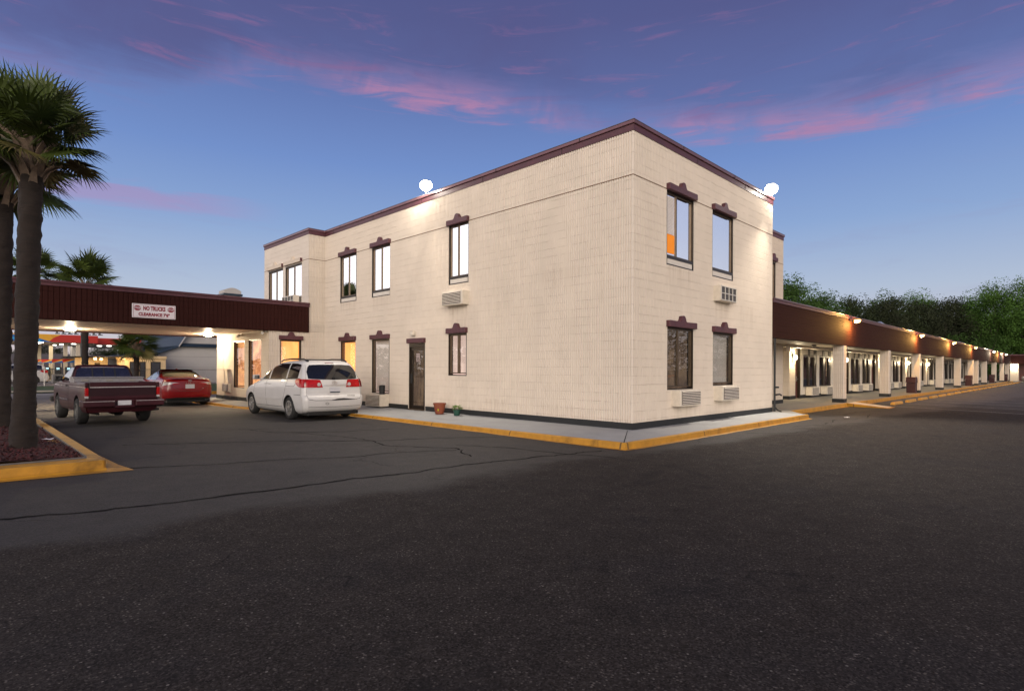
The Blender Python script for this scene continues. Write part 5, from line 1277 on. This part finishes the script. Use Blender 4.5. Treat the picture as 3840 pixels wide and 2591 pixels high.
def hermite(xs, ys, x):
    n = len(xs)
    if x <= xs[0]: return ys[0]
    if x >= xs[-1]: return ys[-1]
    i = max(j for j in range(n - 1) if xs[j] <= x)
    h = [xs[j + 1] - xs[j] for j in range(n - 1)]; d = [(ys[j + 1] - ys[j]) / h[j] for j in range(n - 1)]
    def m(j):
        if j == 0: return d[0]
        if j == n - 1: return d[-1]
        if d[j - 1] * d[j] <= 0: return 0
        return 2 * d[j - 1] * d[j] / (d[j - 1] + d[j])
    t = (x - xs[i]) / h[i]; a, b = m(i), m(i + 1)
    return ys[i] * (1 + 2 * t) * (1 - t) ** 2 + h[i] * a * t * (1 - t) ** 2 + ys[i + 1] * t * t * (3 - 2 * t) + h[i] * b * t * t * (t - 1)
class Shell:
    def __init__(s, lv, rr=(.22, .30), rf=(.34, .55), kb=.035, zr=None):
        s.lv = lv; s.z = [a[0] for a in lv]; s.rr = rr; s.rf = rf; s.kb = kb
    def at(s, z): return tuple(hermite(s.z, [a[k] for a in s.lv], z) for k in (1, 2, 3))
    def cyf(s, y, yr, yf): m_ = (yr + yf) / 2; return 1 - s.kb * ((y - m_) / ((yf - yr) / 2)) ** 2
    def sx(s, y, z):
        yr, yf, w = s.at(z); sc = min(1, w / s.lv[2][3]); rx, ry = s.rr; fx, fy = s.rf; x = w
        if y < yr + ry: q = min(1, (yr + ry - y) / ry); x = w - rx * (1 - math.sqrt(max(0, 1 - q * q)))
        elif y > yf - fy: q = min(1, (y - yf + fy) / fy); x = w - fx * (1 - math.sqrt(max(0, 1 - q * q)))
        return x * s.cyf(y, yr, yf)
    def ry(s, x, z):
        yr, yf, w = s.at(z); rx, ry = s.rr; w2 = w * s.cyf(yr, yr, yf); ax = abs(x)
        base = yr + .05 * (ax / w2) ** 2
        if ax > w2 - rx: q = min(1, (ax - w2 + rx) / rx); return base + ry * (1 - math.sqrt(max(0, 1 - q * q)))
        return base
    def fy(s, x, z):
        yr, yf, w = s.at(z); fx, fy = s.rf; w2 = w * s.cyf(yf, yr, yf); ax = abs(x)
        if ax > w2 - fx: q = min(1, (ax - w2 + fx) / fx); return yf - fy * (1 - math.sqrt(max(0, 1 - q * q)))
        return yf
    def loop(s, z):
        yr, yf, w = s.at(z); P = []; rx, ry = s.rr; fx, fy = s.rf
        wr = w * s.cyf(yr, yr, yf); wf = w * s.cyf(yf, yr, yf)
        for i in range(6): x = (wr - rx) * i / 6; P.append((x, yr + .05 * (x / wr) ** 2))
        for i in range(9):
            a = math.pi / 2 * i / 9; x = wr - rx + rx * math.sin(a); P.append((x, yr + .05 * (x / wr) ** 2 + ry * (1 - math.cos(a))))
        ya, yb = yr + ry, yf - fy
        for i in range(31): y = ya + (yb - ya) * i / 30; P.append((w * s.cyf(y, yr, yf), y))
        for i in range(1, 10):
            a = math.pi / 2 * i / 9; P.append(((w * s.cyf(yb + fy * math.sin(a), yr, yf)) - fx * (1 - math.cos(a)), yf - fy + fy * math.sin(a)))
        for i in range(1, 7): P.append(((wf - fx) * (1 - i / 6), yf))
        L = P + [(-x, y) for x, y in reversed(P[1:-1])]
        return [(x, y, z) for x, y in L]
    def body(s, name, m, parent, zs, wheels=(), cutx=.66, cr=.37, bed=None):
        mb = MB(); rings = []
        for z in zs: rings.append([mb.vert(p) for p in s.loop(z)])
        n = len(rings[0])
        for a, b in zip(rings, rings[1:]):
            for j in range(n): mb.f.append((a[j], a[(j + 1) % n], b[(j + 1) % n], b[j]))
        mb.f.append(tuple(reversed(rings[0]))); mb.f.append(tuple(rings[-1]))
        o = mb.build(name, m, parent, smooth=35, local=True)
        cuts = []
        cb = MB()
        for (y, zc) in wheels:
            for sg in (-1, 1): cb.lathe([(cr, 0), (cr, .8)], (sg * cutx if sg > 0 else -cutx - .8, y, zc), 'x', 36)
        if bed: cb.box(*bed)
        if cb.f:
            c = cb.build('cutter', None, local=True); c.parent = parent; md = o.modifiers.new('b', 'BOOLEAN'); md.operation = 'DIFFERENCE'; md.object = c; md.solver = 'EXACT'
            dg = bpy.context.evaluated_depsgraph_get(); dg.update()
            me = bpy.data.meshes.new_from_object(o.evaluated_get(dg)); o.modifiers.clear(); o.data = me; bpy.data.objects.remove(c)
            me.materials.clear(); me.materials.append(m); me.materials.append(M['under'])
            for p in me.polygons:
                cc = p.center; k_ = 0
                for (y, zc) in wheels:
                    if math.hypot(cc.y - y, cc.z - zc) < cr + .012 and abs(cc.x) > cutx - .02 and (abs(p.normal.x) < .3 or abs(cc.x) < cutx + .01): k_ = 1
                p.material_index = k_; p.use_smooth = True
            sharp(me, 35)
        return o
    def side(s, name, cols, m, parent, sg=-1, off=.005, nz=6, both=True, sub=5):
        """cols [(y,zb,zt)]"""
        for q in ((-1, 1) if both else (sg,)):
            mb = MB(); C = []
            for (a, b) in zip(cols, cols[1:]):
                for i in range(sub): t = i / sub; C.append(tuple(a[k] + (b[k] - a[k]) * t for k in range(3)))
            C.append(cols[-1]); G = []
            for y, zb, zt in C: G.append([mb.vert((q * (s.sx(y, zb + (zt - zb) * j / nz) + off), y, zb + (zt - zb) * j / nz)) for j in range(nz + 1)])
            for a, b in zip(G, G[1:]):
                for j in range(nz): mb.f.append((a[j], a[j + 1], b[j + 1], b[j]))
            o = mb.build(name, m, parent, smooth=True, local=True)
        return o
    def rear(s, name, cols, m, parent, off=.006, nz=6, sub=5, front=False):
        mb = MB(); C = []
        for (a, b) in zip(cols, cols[1:]):
            for i in range(sub): t = i / sub; C.append(tuple(a[k] + (b[k] - a[k]) * t for k in range(3)))
        C.append(cols[-1]); G = []; f = s.fy if front else s.ry; sg = 1 if front else -1
        for x, zb, zt in C: G.append([mb.vert((x, f(x, zb + (zt - zb) * j / nz) + sg * off, zb + (zt - zb) * j / nz)) for j in range(nz + 1)])
        for a, b in zip(G, G[1:]):
            for j in range(nz): mb.f.append((a[j], a[j + 1], b[j + 1], b[j]))
        return mb.build(name, m, parent, smooth=True, local=True)
    def seam(s, pts, parent, w=.006, off=.003, both=True, rearpts=None, name='panel_gap', m=None):
        mb = MB()
        def ribbon(P):
            for (a, b) in zip(P, P[1:]):
                a, b = Vector(a), Vector(b); d = (b - a)
                if d.length < 1e-6: continue
                n_ = Vector((1, 0, 0)) if abs(a.x) > .5 and abs(d.x) < .6 * d.length else Vector((0, 1, 0))
                sd = d.normalized().cross(n_).normalized() * w
                mb.quad(a - sd, a + sd, b + sd, b - sd)
        def dens(p):
            o = []
            for a, b in zip(p, p[1:]):
                n = max(1, int(math.dist(a, b) / .05))
                for i in range(n): o.append((a[0] + (b[0] - a[0]) * i / n, a[1] + (b[1] - a[1]) * i / n))
            return o + [p[-1]]
        for pl in pts:
            for q in ((-1, 1) if both else (-1,)): ribbon([(q * (s.sx(y, z) + off), y, z) for y, z in dens(pl)])
        for pl in rearpts or []: ribbon([(x, s.ry(x, z) - off, z) for x, z in dens(pl)])
        return mb.build(name, m or M['seam'], parent, local=True)
def wheel(t, x, y, r, sg, rim, wd=.21, spokes=6, rr_=.215, name='wheel'):
    xo = x
    mb = MB(); mb.lathe([(rr_ + .01, -.03), (rr_ + .008, -.004), (rr_ - .014, -.002), (rr_ - .022, -.03), (rr_ - .022, -.10)], (0, 0, 0), 'x', 32, caps=False)
    for k in range(spokes):
        a = 2 * math.pi * k / spokes + .3; c, s_ = math.cos(a), math.sin(a)
        for w0, w1 in ((.026, .036),):
            P = []
            for rad, w, h in ((.03, w0, -.012), (rr_ - .012, w1, -.016)):
                for q in (-1, 1): P.append((h, rad * c - q * w * s_, rad * s_ + q * w * c))
            i0 = len(mb.v); mb.v += P + [(p[0] - .05, p[1], p[2]) for p in P]
            for q in ((0, 1, 3, 2), (4, 6, 7, 5), (0, 4, 5, 1), (2, 3, 7, 6), (0, 2, 6, 4), (1, 5, 7, 3)): mb.f.append(tuple(i0 + k2 for k2 in q))
    mb.lathe([(.055, -.05), (.055, -.006), (.03, .0)], (0, 0, 0), 'x', 14)
    mb.v = [(sg * (v[0]) + x, v[1] + y, v[2] + r) for v in mb.v]
    o = mb.build(name, rim, t, smooth=30, local=True)
    mb = MB(); mb.lathe([(rr_ - .005, -wd + .01), (r - .05, -wd), (r - .015, -wd + .02), (r, -wd + .05), (r, -.05), (r - .015, -.02), (r - .05, .004), (rr_ + .005, -.006)], (0, 0, 0), 'x', 40, caps=False)
    mb.v = [(sg * v[0] + x, v[1] + y, v[2] + r) for v in mb.v]
    mb.build('tyre', M['tyre'], o, smooth=30, local=True)
    mb = MB(); mb.lathe([(rr_ - .02, -.102), (.03, -.103)], (0, 0, 0), 'x', 24); mb.v = [(sg * v[0] + x, v[1] + y, v[2] + r) for v in mb.v]; mb.build('rim_backing', M['under'], o, local=True)  # black backing disc fills the gaps between the spokes
    return o
def emblem(t, x, z, y, s, m=None):
    """three crossing ellipse rings"""
    mb = MB()
    def ring(cx, cz, a, b, w=.008):
        n = 28
        for i in range(n):
            p, q = 2 * math.pi * i / n, 2 * math.pi * (i + 1) / n; f = lambda th, k: (x + cx + (a - k) * math.cos(th), y, z + cz + (b - k) * math.sin(th))
            mb.quad(f(p, 0), f(q, 0), f(q, w), f(p, w))
    ring(0, 0, s, s * .68, s * .14); ring(0, .18 * s, s * .62, s * .26, s * .12); ring(0, -.05 * s, s * .26, s * .56, s * .11)
    mb2 = MB(); 
    return mb.build('emblem', m or M['chrome'], t, local=True)
def box_part(t, name, m, b, bevel=.01, **kw):
    mb = MB(); mb.box(*b); return mb.build(name, m, t, local=True, bevel=bevel, **kw)
def mirror_part(t, m, x, y, z, w=.2, h=.15):
    mb = MB(); mb.box(-x - w, -x, y - .04, y + .07, z - h / 2, z + h / 2); mb.box(-x - .02, -x + .08, y - .01, y + .05, z - h / 2, z - h / 2 + .05); a = mb.build('mirror', m, t, local=True, bevel=.035, smooth=50)
    g = MB(); g.box(-x - w + .02, -x - .02, y - .048, y - .041, z - h / 2 + .02, z + h / 2 - .02); g.build('mirror_glass', M['cglass'], a, local=True)
    mb = MB(); mb.box(x, x + w, y - .04, y + .07, z - h / 2, z + h / 2); mb.box(x - .08, x + .02, y - .01, y + .05, z - h / 2, z - h / 2 + .05); mb.build('mirror', m, t, local=True, bevel=.035, smooth=50)

def minivan(name, label, cat, loc, rz, pm, suv=False):
    t = thing(name, label, cat, loc, rz)
    lv = [(.20, -.80, 3.70, .84), (.28, -.98, 3.90, .925), (.42, -1.06, 4.01, .965), (.60, -1.07, 4.02, .982), (.68, -1.05, 4.01, .982), (.73, -1.00, 3.99, .982), (.86, -.99, 3.80, .98), (.95, -.975, 3.50, .975), (1.03, -.965, 3.15, .965), (1.10, -.95, 2.86, .955),
          (1.18, -.925, 2.64, .935), (1.30, -.87, 2.44, .90), (1.45, -.79, 2.12, .855), (1.58, -.70, 1.80, .805), (1.66, -.62, 1.52, .755), (1.71, -.52, 1.22, .69), (1.735, -.38, .95, .60), (1.75, -.1, .6, .42)]
    S = Shell(lv, rr=(.13, .17), rf=(.36, .70))
    zs = [.20, .24, .28, .35, .42, .50, .56, .60, .64, .67, .69, .71, .74, .80, .86, .92, .98, 1.02, 1.06, 1.10, 1.14, 1.18, 1.24, 1.30, 1.37, 1.45, 1.52, 1.58, 1.62, 1.66, 1.685, 1.71, 1.725, 1.738, 1.75]
    body = S.body('body', pm, t, zs, wheels=((0, .34), (3.03, .34)), cutx=.70, cr=.385)
    S.side('side_window', [(2.50, 1.17, 1.19), (2.2, 1.17, 1.37), (1.9, 1.175, 1.52), (1.62, 1.18, 1.62), (1.56, 1.18, 1.63)], M['cglass_green'], t)
    S.side('side_window', [(1.46, 1.18, 1.635), (1.0, 1.19, 1.65), (.33, 1.20, 1.65), (.26, 1.20, 1.65)], M['cglass'], t)
    S.side('side_window', [(.18, 1.205, 1.65), (-.2, 1.215, 1.645), (-.46, 1.22, 1.615), (-.52, 1.23, 1.57)], M['cglass'], t)
    S.side('window_trim', [(2.55, 1.15, 1.178), (1.0, 1.165, 1.192), (-.66, 1.20, 1.222)], M['trim_black'], t, off=.007, nz=1)
    S.rear('windscreen', [(-.66, 1.19, 1.62), (0, 1.15, 1.66), (.66, 1.19, 1.62)], M['cglass'], t, front=True, off=.008)
    S.rear('rear_window', [(-.76, 1.215, 1.40), (-.70, 1.205, 1.54), (-.63, 1.20, 1.60), (-.4, 1.185, 1.615), (0, 1.175, 1.62), (.4, 1.185, 1.615), (.63, 1.20, 1.60), (.70, 1.205, 1.54), (.76, 1.215, 1.40)], M['cglass'], t)
    for q in (-1, 1):
        o = S.rear('tail_light', [tuple([q * .955, .99, 1.19]), (q * .90, .955, 1.195), (q * .5, .955, 1.18), (q * .42, .955, 1.17), (q * .36, .952, .96)], M['tail_red'], t, off=.010)
        mb = MB(); yy = S.ry(q * .47, 1.04) - .014; mb.lathe([(.055, 0), (.052, -.008), (.02, -.012)], (q * .47, yy, 1.04), 'y', 18); mb.build('reversing_lens', M['clear_lens'], o, local=True, smooth=30)
    S.side('tail_light', [(-.40, 1.14, 1.155), (-.46, 1.06, 1.19), (-.58, 1.0, 1.205), (-.72, .96, 1.20), (-.80, .955, 1.195), (-.86, .955, 1.195), (-.92, .955, 1.19)], M['tail_red'], t, off=.008)
    S.seam([[(1.65, .36), (1.72, .70), (1.68, 1.15)], [(.50, .36), (.30, .72), (.12, 1.18)], [(2.60, .34), (2.78, .70), (2.66, 1.13)], [(2.60, .34), (1.65, .35), (.50, .36)], [(.20, .98), (-.35, .98), (-.45, 1.05)], [(-.38, .74), (-.80, .745)]], t,
           rearpts=[[(-.72, 1.62), (-.82, 1.2), (-.85, .75), (-.80, .62), (-.6, .585), (0, .578), (.6, .585), (.80, .62), (.85, .75), (.82, 1.2), (.72, 1.62)]])
    S.rear('tailgate_dent_shade', [(-.12, .588, .592), (.05, .586, .625), (.25, .588, .635), (.55, .588, .60), (.68, .588, .59)], M['seam'], t, off=.008, nz=2)  # dent drawn flat, its shade put in as a dark patch
    S.side('side_moulding', [(2.62, .555, .60), (.52, .575, .625)], pm, t, off=.022, nz=2)
    S.rear('garnish', [(-.34, 1.0, 1.018), (.42, 1.0, 1.018)], M['chrome'], t, off=.016, nz=1)
    S.rear('bumper_crease_shade', [(-.80, .395, .405), (0, .38, .39), (.80, .395, .405)], M['seam'], t, off=.003, nz=1)  # crease drawn as a dark strip, its shade put into the colour
    o = box_part(t, 'number_plate', M['plate'], (-.16, .16, -1.012, -1.0, .80, .955), .004)
    box_part(o, 'plate_band', M['navy'], (-.155, .155, -1.0145, -1.013, .80, .83), 0)
    emblem(t, 0.0, 1.085, -.985, .075)
    mb = MB(); mb.tube([(.02, -.97, 1.235), (.35, -.975, 1.21), (.62, -.935, 1.215)], [.020, .010, .008], 6); mb.box(-.02, .06, -.985, -.93, 1.22, 1.26); mb.build('wiper', M['trim_black'], t, local=True)
    S.rear('brake_light', [(-.14, 1.652, 1.672), (.14, 1.652, 1.672)], M['tail_dark'], t, off=.010, nz=2)
    text_mesh('badge', 'SIENNA', .062, M['acgrey'], t, lambda p, q, a: Vector((p + .50, S.ry(.50, .70) - .012, q + .695)) + root_loc(t), bold=.002, sx=1.2)
    mb = MB(); n = 20
    for i in range(n):
        p, q = 2 * math.pi * i / n, 2 * math.pi * (i + 1) / n; f = lambda th, k: (-.27 + (.055 - k) * math.cos(th), -1.082, .49 + (.032 - k) * math.sin(th)); mb.quad(f(p, 0), f(q, 0), f(q, .01), f(p, .01))
    mb.build('oval_sticker', M['trim_black'], t, local=True)
    mirror_part(t, pm, .90, 2.45, 1.22)
    for y in (1.74, 1.44):
        mb = MB(); mb.box(-.995, -.97, y - .09, y + .09, 1.015, 1.045); mb.box(.97, .995, y - .09, y + .09, 1.015, 1.045); mb.build('door_handle', pm, t, local=True, bevel=.01)
    for q in (-1, 1):
        mb = MB(); mb.tube([(q * .62, 1.35, 1.715), (q * .63, 1.15, 1.765), (q * .635, .5, 1.79), (q * .63, -.30, 1.775), (q * .60, -.52, 1.71)], [.018, .022, .022, .024, .03], 8); mb.build('roof_rail', M['trim_black'], t, smooth=True, local=True)
    mb = MB(); mb.box(-.62, .62, -.10, -.04, 1.765, 1.785); mb.box(-.62, .62, .85, .91, 1.765, 1.785); mb.build('roof_bar', M['trim_black'], t, local=True, bevel=.008)
    box_part(t, 'underbody', M['under'], (-.78, .78, -.95, 3.7, .15, .26), .02)
    mb = MB(); mb.tube([(.62, -.5, .24), (.66, -1.02, .25)], .035, 8); mb.build('exhaust', M['darksteel'], t, local=True)
    for q in (-1, 1):
        for y in (0, 3.03): wheel(t, q * .955, y, .335, q, M['rim'])
    return t
minivan('minivan', 'white minivan with red tail lights and roof rails parked against the kerb', 'minivan', (-2.942, 9.268, .0), -.016, paint('van_white', (.56, .55, .54)))

def sedan(name, label, cat, loc, rz, pm, glass, red=True):
    t = thing(name, label, cat, loc, rz)
    lv = [(.20, -.80, 3.60, .80), (.28, -.97, 3.74, .87), (.40, -1.04, 3.81, .905), (.55, -1.06, 3.83, .92), (.70, -1.055, 3.82, .918), (.82, -1.04, 3.72, .905), (.92, -1.03, 3.35, .885), (.985, -1.02, 2.85, .865), (1.04, -.985, 2.40, .84),
          (1.075, -.90, 2.24, .815), (1.10, -.56, 2.15, .80), (1.13, -.22, 2.05, .785), (1.22, -.02, 1.82, .735), (1.32, .26, 1.56, .67), (1.39, .52, 1.30, .61), (1.425, .72, 1.10, .54), (1.445, .95, .98, .40)]
    S = Shell(lv, rr=(.26, .32), rf=(.42, .60))
    zs = [.20, .24, .28, .34, .40, .47, .55, .62, .70, .76, .82, .87, .92, .95, .985, 1.01, 1.04, 1.06, 1.075, 1.09, 1.10, 1.115, 1.13, 1.17, 1.22, 1.27, 1.32, 1.36, 1.39, 1.41, 1.425, 1.437, 1.445]
    S.body('body', pm, t, zs, wheels=((0, .33), (2.825, .33)), cutx=.66, cr=.37)
    S.side('side_window', [(2.15, 1.03, 1.05), (1.9, 1.02, 1.18), (1.5, 1.015, 1.34), (1.22, 1.01, 1.385)], glass, t)
    S.side('side_window', [(1.14, 1.01, 1.385), (.7, 1.02, 1.385), (.45, 1.04, 1.345), (.33, 1.06, 1.27), (.28, 1.09, 1.17)], glass, t)
    S.seam([[(1.18, .32), (1.16, 1.0)], [(.42, .50), (.30, .75), (.35, 1.03)], [(2.25, .32), (2.25, .98)]], t, rearpts=[[(-.60, .93), (-.62, .80), (-.34, .60), (.34, .60), (.62, .80), (.60, .93)]])
    S.side('window_trim', [(2.2, 1.0, 1.016), (.28, 1.045, 1.06)], M['chrome'], t, off=.008, nz=1)
    S.rear('rear_window', [(-.66, 1.150, 1.20), (-.60, 1.145, 1.335), (-.4, 1.145, 1.385), (0, 1.145, 1.395), (.4, 1.145, 1.385), (.60, 1.145, 1.335), (.66, 1.150, 1.20)], glass, t, off=.012, nz=8)
    S.rear('windscreen', [(-.62, 1.09, 1.33), (0, 1.07, 1.39), (.62, 1.09, 1.33)], M['cglass'], t, front=True, off=.01)
    for q in (-1, 1):
        o = S.rear('tail_light', [(q * .885, .80, .955), (q * .80, .84, .955), (q * .60, .87, .945), (q * .36, .905, .925)], M['clear_lens'] if red else M['tail_red'], t, off=.008)
        S.rear('red_lens', [(q * .62, .865, .885), (q * .50, .86, .915), (q * .36, .895, .925)], M['tail_red'], o, off=.013)
    S.side('tail_light', [(-.35, .93, .95), (-.5, .86, .965), (-.72, .80, .955)], M['tail_dark'], t, off=.008)
    mb = MB(); mb.prism([(-1.06, 1.075), (-.80, 1.10), (-.62, 1.115), (-.62, 1.09), (-1.0, 1.05)], -.62, .62, lambda p, q, a: (a, p, q)); mb.build('spoiler', pm, t, local=True, bevel=.01)
    box_part(t, 'number_plate', M['plate'], (-.16, .16, -1.075, -1.05, .70, .865), .004)
    S.rear('rear_diffuser', [(-.80, .21, .32), (-.5, .21, .35), (.5, .21, .35), (.80, .21, .32)], M['trim_black'], t, off=.006)
    emblem(t, 0, 1.0, -1.055, .065)
    text_mesh('badge', 'CAMRY', .036, M['chrome'], t, lambda p, q, a: Vector((p, -1.062, q + .915)) + root_loc(t), bold=.001, space=2.4, sx=1.3)
    text_mesh('badge', 'SE', .035, M['chrome'], t, lambda p, q, a: Vector((p + .47, -1.062, q + .70)) + root_loc(t), bold=.001)
    mirror_part(t, pm, .84, 1.98, 1.05, w=.18, h=.12)
    mb = MB(); mb.prism([(.62, 1.425), (.80, 1.44), (.74, 1.475), (.68, 1.475)], -.02, .02, lambda p, q, a: (a, p, q)); mb.build('antenna', pm, t, local=True)
    box_part(t, 'underbody', M['under'], (-.76, .76, -.92, 3.5, .15, .26), .02)
    mb = MB(); mb.tube([(.60, -.8, .24), (.60, -1.04, .24)], .04, 10); mb.tube([(.70, -.8, .24), (.70, -1.03, .24)], .035, 10); mb.build('exhaust', M['darksteel'], t, local=True, smooth=True)
    for q in (-1, 1):
        for y in (0, 2.825): wheel(t, q * .90, y, .33, q, M['rim'])
        S.rear('headlight', [(q * .86, .64, .74), (q * .7, .62, .74), (q * .5, .62, .70)], M['clear_lens'], t, front=True, off=.012)
    S.rear('front_grille', [(-.6, .30, .48), (0, .26, .52), (.6, .30, .48)], M['trim_black'], t, front=True, off=.008)
    return t
sedan('sedan', 'shiny red sedan with rear spoiler parked by the lobby under the canopy', 'car', (-4.306, 18.547, 0), .017, paint('sedan_red', (.21, .004, .007), rough=.25), M['cglass_green'])
sedan('sedan', 'silver car nose-in at the far end of the wing, cut by the right edge', 'car', (89.2, -5.4, 0), 0, paint('sedan_silver', (.38, .37, .36), metal=.5), M['cglass'], red=False)

def pickup(loc, rz):
    t = thing('pickup_truck', 'old maroon pickup truck with silver toolbox across its bed', 'pickup truck', loc, rz)
    pm = paint('truck_maroon', (.036, .0045, .008), coat=.2, rough=.42, dust=.25); pmd = paint('truck_dark_maroon', (.020, .0025, .005), rough=.45)
    lv = [(.34, -1.02, 3.45, .77), (.42, -1.05, 3.55, .805), (.60, -1.07, 3.58, .822), (.85, -1.075, 3.56, .822), (.98, -1.075, 3.48, .805), (1.04, -1.075, 3.30, .80), (1.09, -1.07, 2.9, .79), (1.12, -1.065, 2.75, .775)]
    S = Shell(lv, rr=(.05, .06), rf=(.16, .20), kb=.02)
    body = S.body('body', pm, t, [.34, .38, .42, .50, .60, .70, .78, .85, .92, .955, .98, 1.0, 1.04, 1.07, 1.09, 1.105, 1.12], wheels=((0, .36), (2.75, .36)), cutx=.56, cr=.405, bed=(-.70, .70, -1.0, .92, .60, 1.5))
    lc = [(1.05, 1.06, 2.80, .775), (1.12, 1.07, 2.70, .77), (1.25, 1.10, 2.42, .74), (1.40, 1.16, 2.08, .69), (1.50, 1.20, 1.84, .655), (1.55, 1.24, 1.68, .62), (1.575, 1.32, 1.55, .55), (1.585, 1.42, 1.48, .40)]
    Cb = Shell([(a, b - .05, c, d) for a, b, c, d in lc], rr=(.07, .08), rf=(.16, .22), kb=.02)
    Cb.body('cab', pm, t, [1.05, 1.09, 1.12, 1.18, 1.25, 1.32, 1.40, 1.46, 1.50, 1.53, 1.55, 1.565, 1.575, 1.585])
    rw = Cb.rear('rear_window', [(-.665, 1.20, 1.25), (-.62, 1.19, 1.44), (-.55, 1.19, 1.50), (0, 1.19, 1.51), (.55, 1.19, 1.50), (.62, 1.19, 1.44), (.665, 1.20, 1.25)], mat('blue_tint_glass', (.018, .02, .038), .12, var=.3, vscale=5, spec=.7, coat=.5), t, off=.008)
    for x in (-.27, .0, .27): Cb.rear('window_bar', [(x - .016, 1.195, 1.505), (x + .016, 1.195, 1.505)], M['trim_black'], rw, off=.014, sub=1)
    Cb.rear('window_header', [(-.52, 1.498, 1.508), (0, 1.508, 1.520), (.52, 1.498, 1.508)], M['clear_lens'], t, off=.012, nz=1)
    Cb.side('side_window', [(2.35, 1.14, 1.16), (2.1, 1.14, 1.34), (1.78, 1.14, 1.49), (1.45, 1.14, 1.50), (1.30, 1.14, 1.49), (1.25, 1.15, 1.46)], M['cglass'], t)
    Cb.side('door_pillar', [(1.235, 1.10, 1.50), (1.20, 1.10, 1.50)], M['chrome'], t, off=.012, nz=3)
    Cb.rear('windscreen', [(-.60, 1.14, 1.48), (.60, 1.14, 1.48)], M['cglass'], t, front=True)
    S.seam([[(1.02, .40), (1.02, 1.10)], [(1.10, .40), (1.10, 1.10)], [(2.35, .40), (2.62, .80), (2.62, 1.08)], [(1.10, .40), (2.35, .40)]], t, w=.008)
    S.side('side_trim', [(3.3, .985, .998), (-1.0, .985, .998)], M['clear_lens'], t, off=.006, nz=1)
    S.side('side_trim', [(2.35, .60, .63), (1.12, .60, .63)], M['chrome'], t, off=.012, nz=1)
    # bed floor + front bulkhead are the cut; tailgate on the rear
    tg = MB(); tg.box(-.735, .735, -1.095, -1.06, .69, 1.118); tgo = tg.build('tailgate', pm, t, local=True, bevel=.012)
    mb = MB(); mb.box(-.73, .73, -1.106, -1.096, .985, 1.008); mb.build('tailgate_trim', M['clear_lens'], tgo, local=True)
    mb = MB(); mb.box(-.73, .73, -1.101, -1.096, .775, .980); mb.build('tailgate_panel', pmd, tgo, local=True)
    for q in (-1, 1):
        a, b = sorted((q * .755, q * .83))
        o = box_part(t, 'tail_light', M['tail_red'], (a, b, -1.10, -1.02, .775, .98), .008); box_part(o, 'reversing_lens', M['clear_lens'], (a, b, -1.10, -1.02, .715, .772), .006)
        box_part(t, 'corner_post', pm, (a + .002, b - .002, -1.09, -1.02, .99, 1.118), .012)
    # step bumper with centre plate notch
    mb = MB(); mb.box(-.90, -.22, -1.24, -1.05, .50, .655); mb.box(.24, .90, -1.24, -1.05, .50, .655); mb.box(-.22, .24, -1.20, -1.05, .46, .52); mb.box(-.22, .24, -1.13, -1.05, .5, .66); mb.box(-.90, -.83, -1.05, -.80, .50, .655); mb.box(.83, .90, -1.05, -.80, .50, .655)
    bo = mb.build('rear_bumper', pm, t, local=True, bevel=.015)
    mb = MB(); mb.box(-.895, -.23, -1.247, -1.241, .63, .642); mb.box(.25, .895, -1.247, -1.241, .63, .642); mb.build('bumper_strip', M['clear_lens'], bo, local=True)
    box_part(t, 'number_plate', M['plate'], (-.14, .16, -1.150, -1.135, .525, .645), .004)
    mb = MB(); mb.box(-.86, .86, 3.54, 3.72, .46, .62); mb.build('front_bumper', M['trim_black'], t, local=True, bevel=.02)
    # toolbox
    tb = MB(); tb.box(-.82, .82, .42, .86, 1.09, 1.205); o = tb.build('toolbox', mat('tread_plate', (.38, .36, .36), .40, metal=.6, var=.25, vscale=40, bump=.003, bscale=90), t, local=True, bevel=.008)
    mb = MB(); mb.box(-.83, .83, .40, .87, 1.207, 1.245); mb.build('toolbox_lid', o.data.materials[0], o, local=True, bevel=.008)
    mb = MB()
    for x in (-.55, .0, .55): mb.box(x - .08, x + .08, .405, .419, 1.12, 1.175)
    mb.build('latch', M['acgrey'], o, local=True, bevel=.006)
    mirror_part(t, M['trim_black'], .78, 2.25, 1.18, w=.17, h=.15)
    mb = MB(); mb.box(-.845, -.82, 1.20, 1.34, .98, 1.01); mb.box(.82, .845, 1.20, 1.34, .98, 1.01); mb.build('door_handle', M['trim_black'], t, local=True)
    mb = MB(); mb.box(-.42, -.34, -1.0, 3.4, .38, .48); mb.box(.34, .42, -1.0, 3.4, .38, .48); mb.tube([(-.75, 0, .36), (.75, 0, .36)], .045, 8); mb.lathe([(.05, -.13), (.14, -.06), (.14, .06), (.05, .13)], (0, 0, .36), 'y', 14); mb.tube([(-.75, 2.75, .34), (.75, 2.75, .34)], .04, 8); mb.box(-.30, .35, -.85, -.25, .33, .46); mb.tube([(.45, .4, .36), (.50, -.9, .34), (.84, -1.0, .38)], .03, 8); mb.box(-.5, .5, 1.2, 2.9, .30, .45)
    for q in (-1, 1): mb.box(q * .48 - .035, q * .48 + .035, -.7, .6, .26, .31)
    mb.build('chassis', M['under'], t, local=True)
    for q in (-1, 1):
        for y in (0, 2.75): wheel(t, q * .825, y, .345, q, M['rim_old'], wd=.24, rr_=.20)
    return t
pickup((-7.775, 11.654, 0), .041)
o = minivan('sport_utility_car', 'white car parked at the fuel station behind the fence, cut by the palm trunks', 'car', (-5.9, 56.6, .06), math.pi / 2, paint('suv_white', (.50, .50, .50)), True)
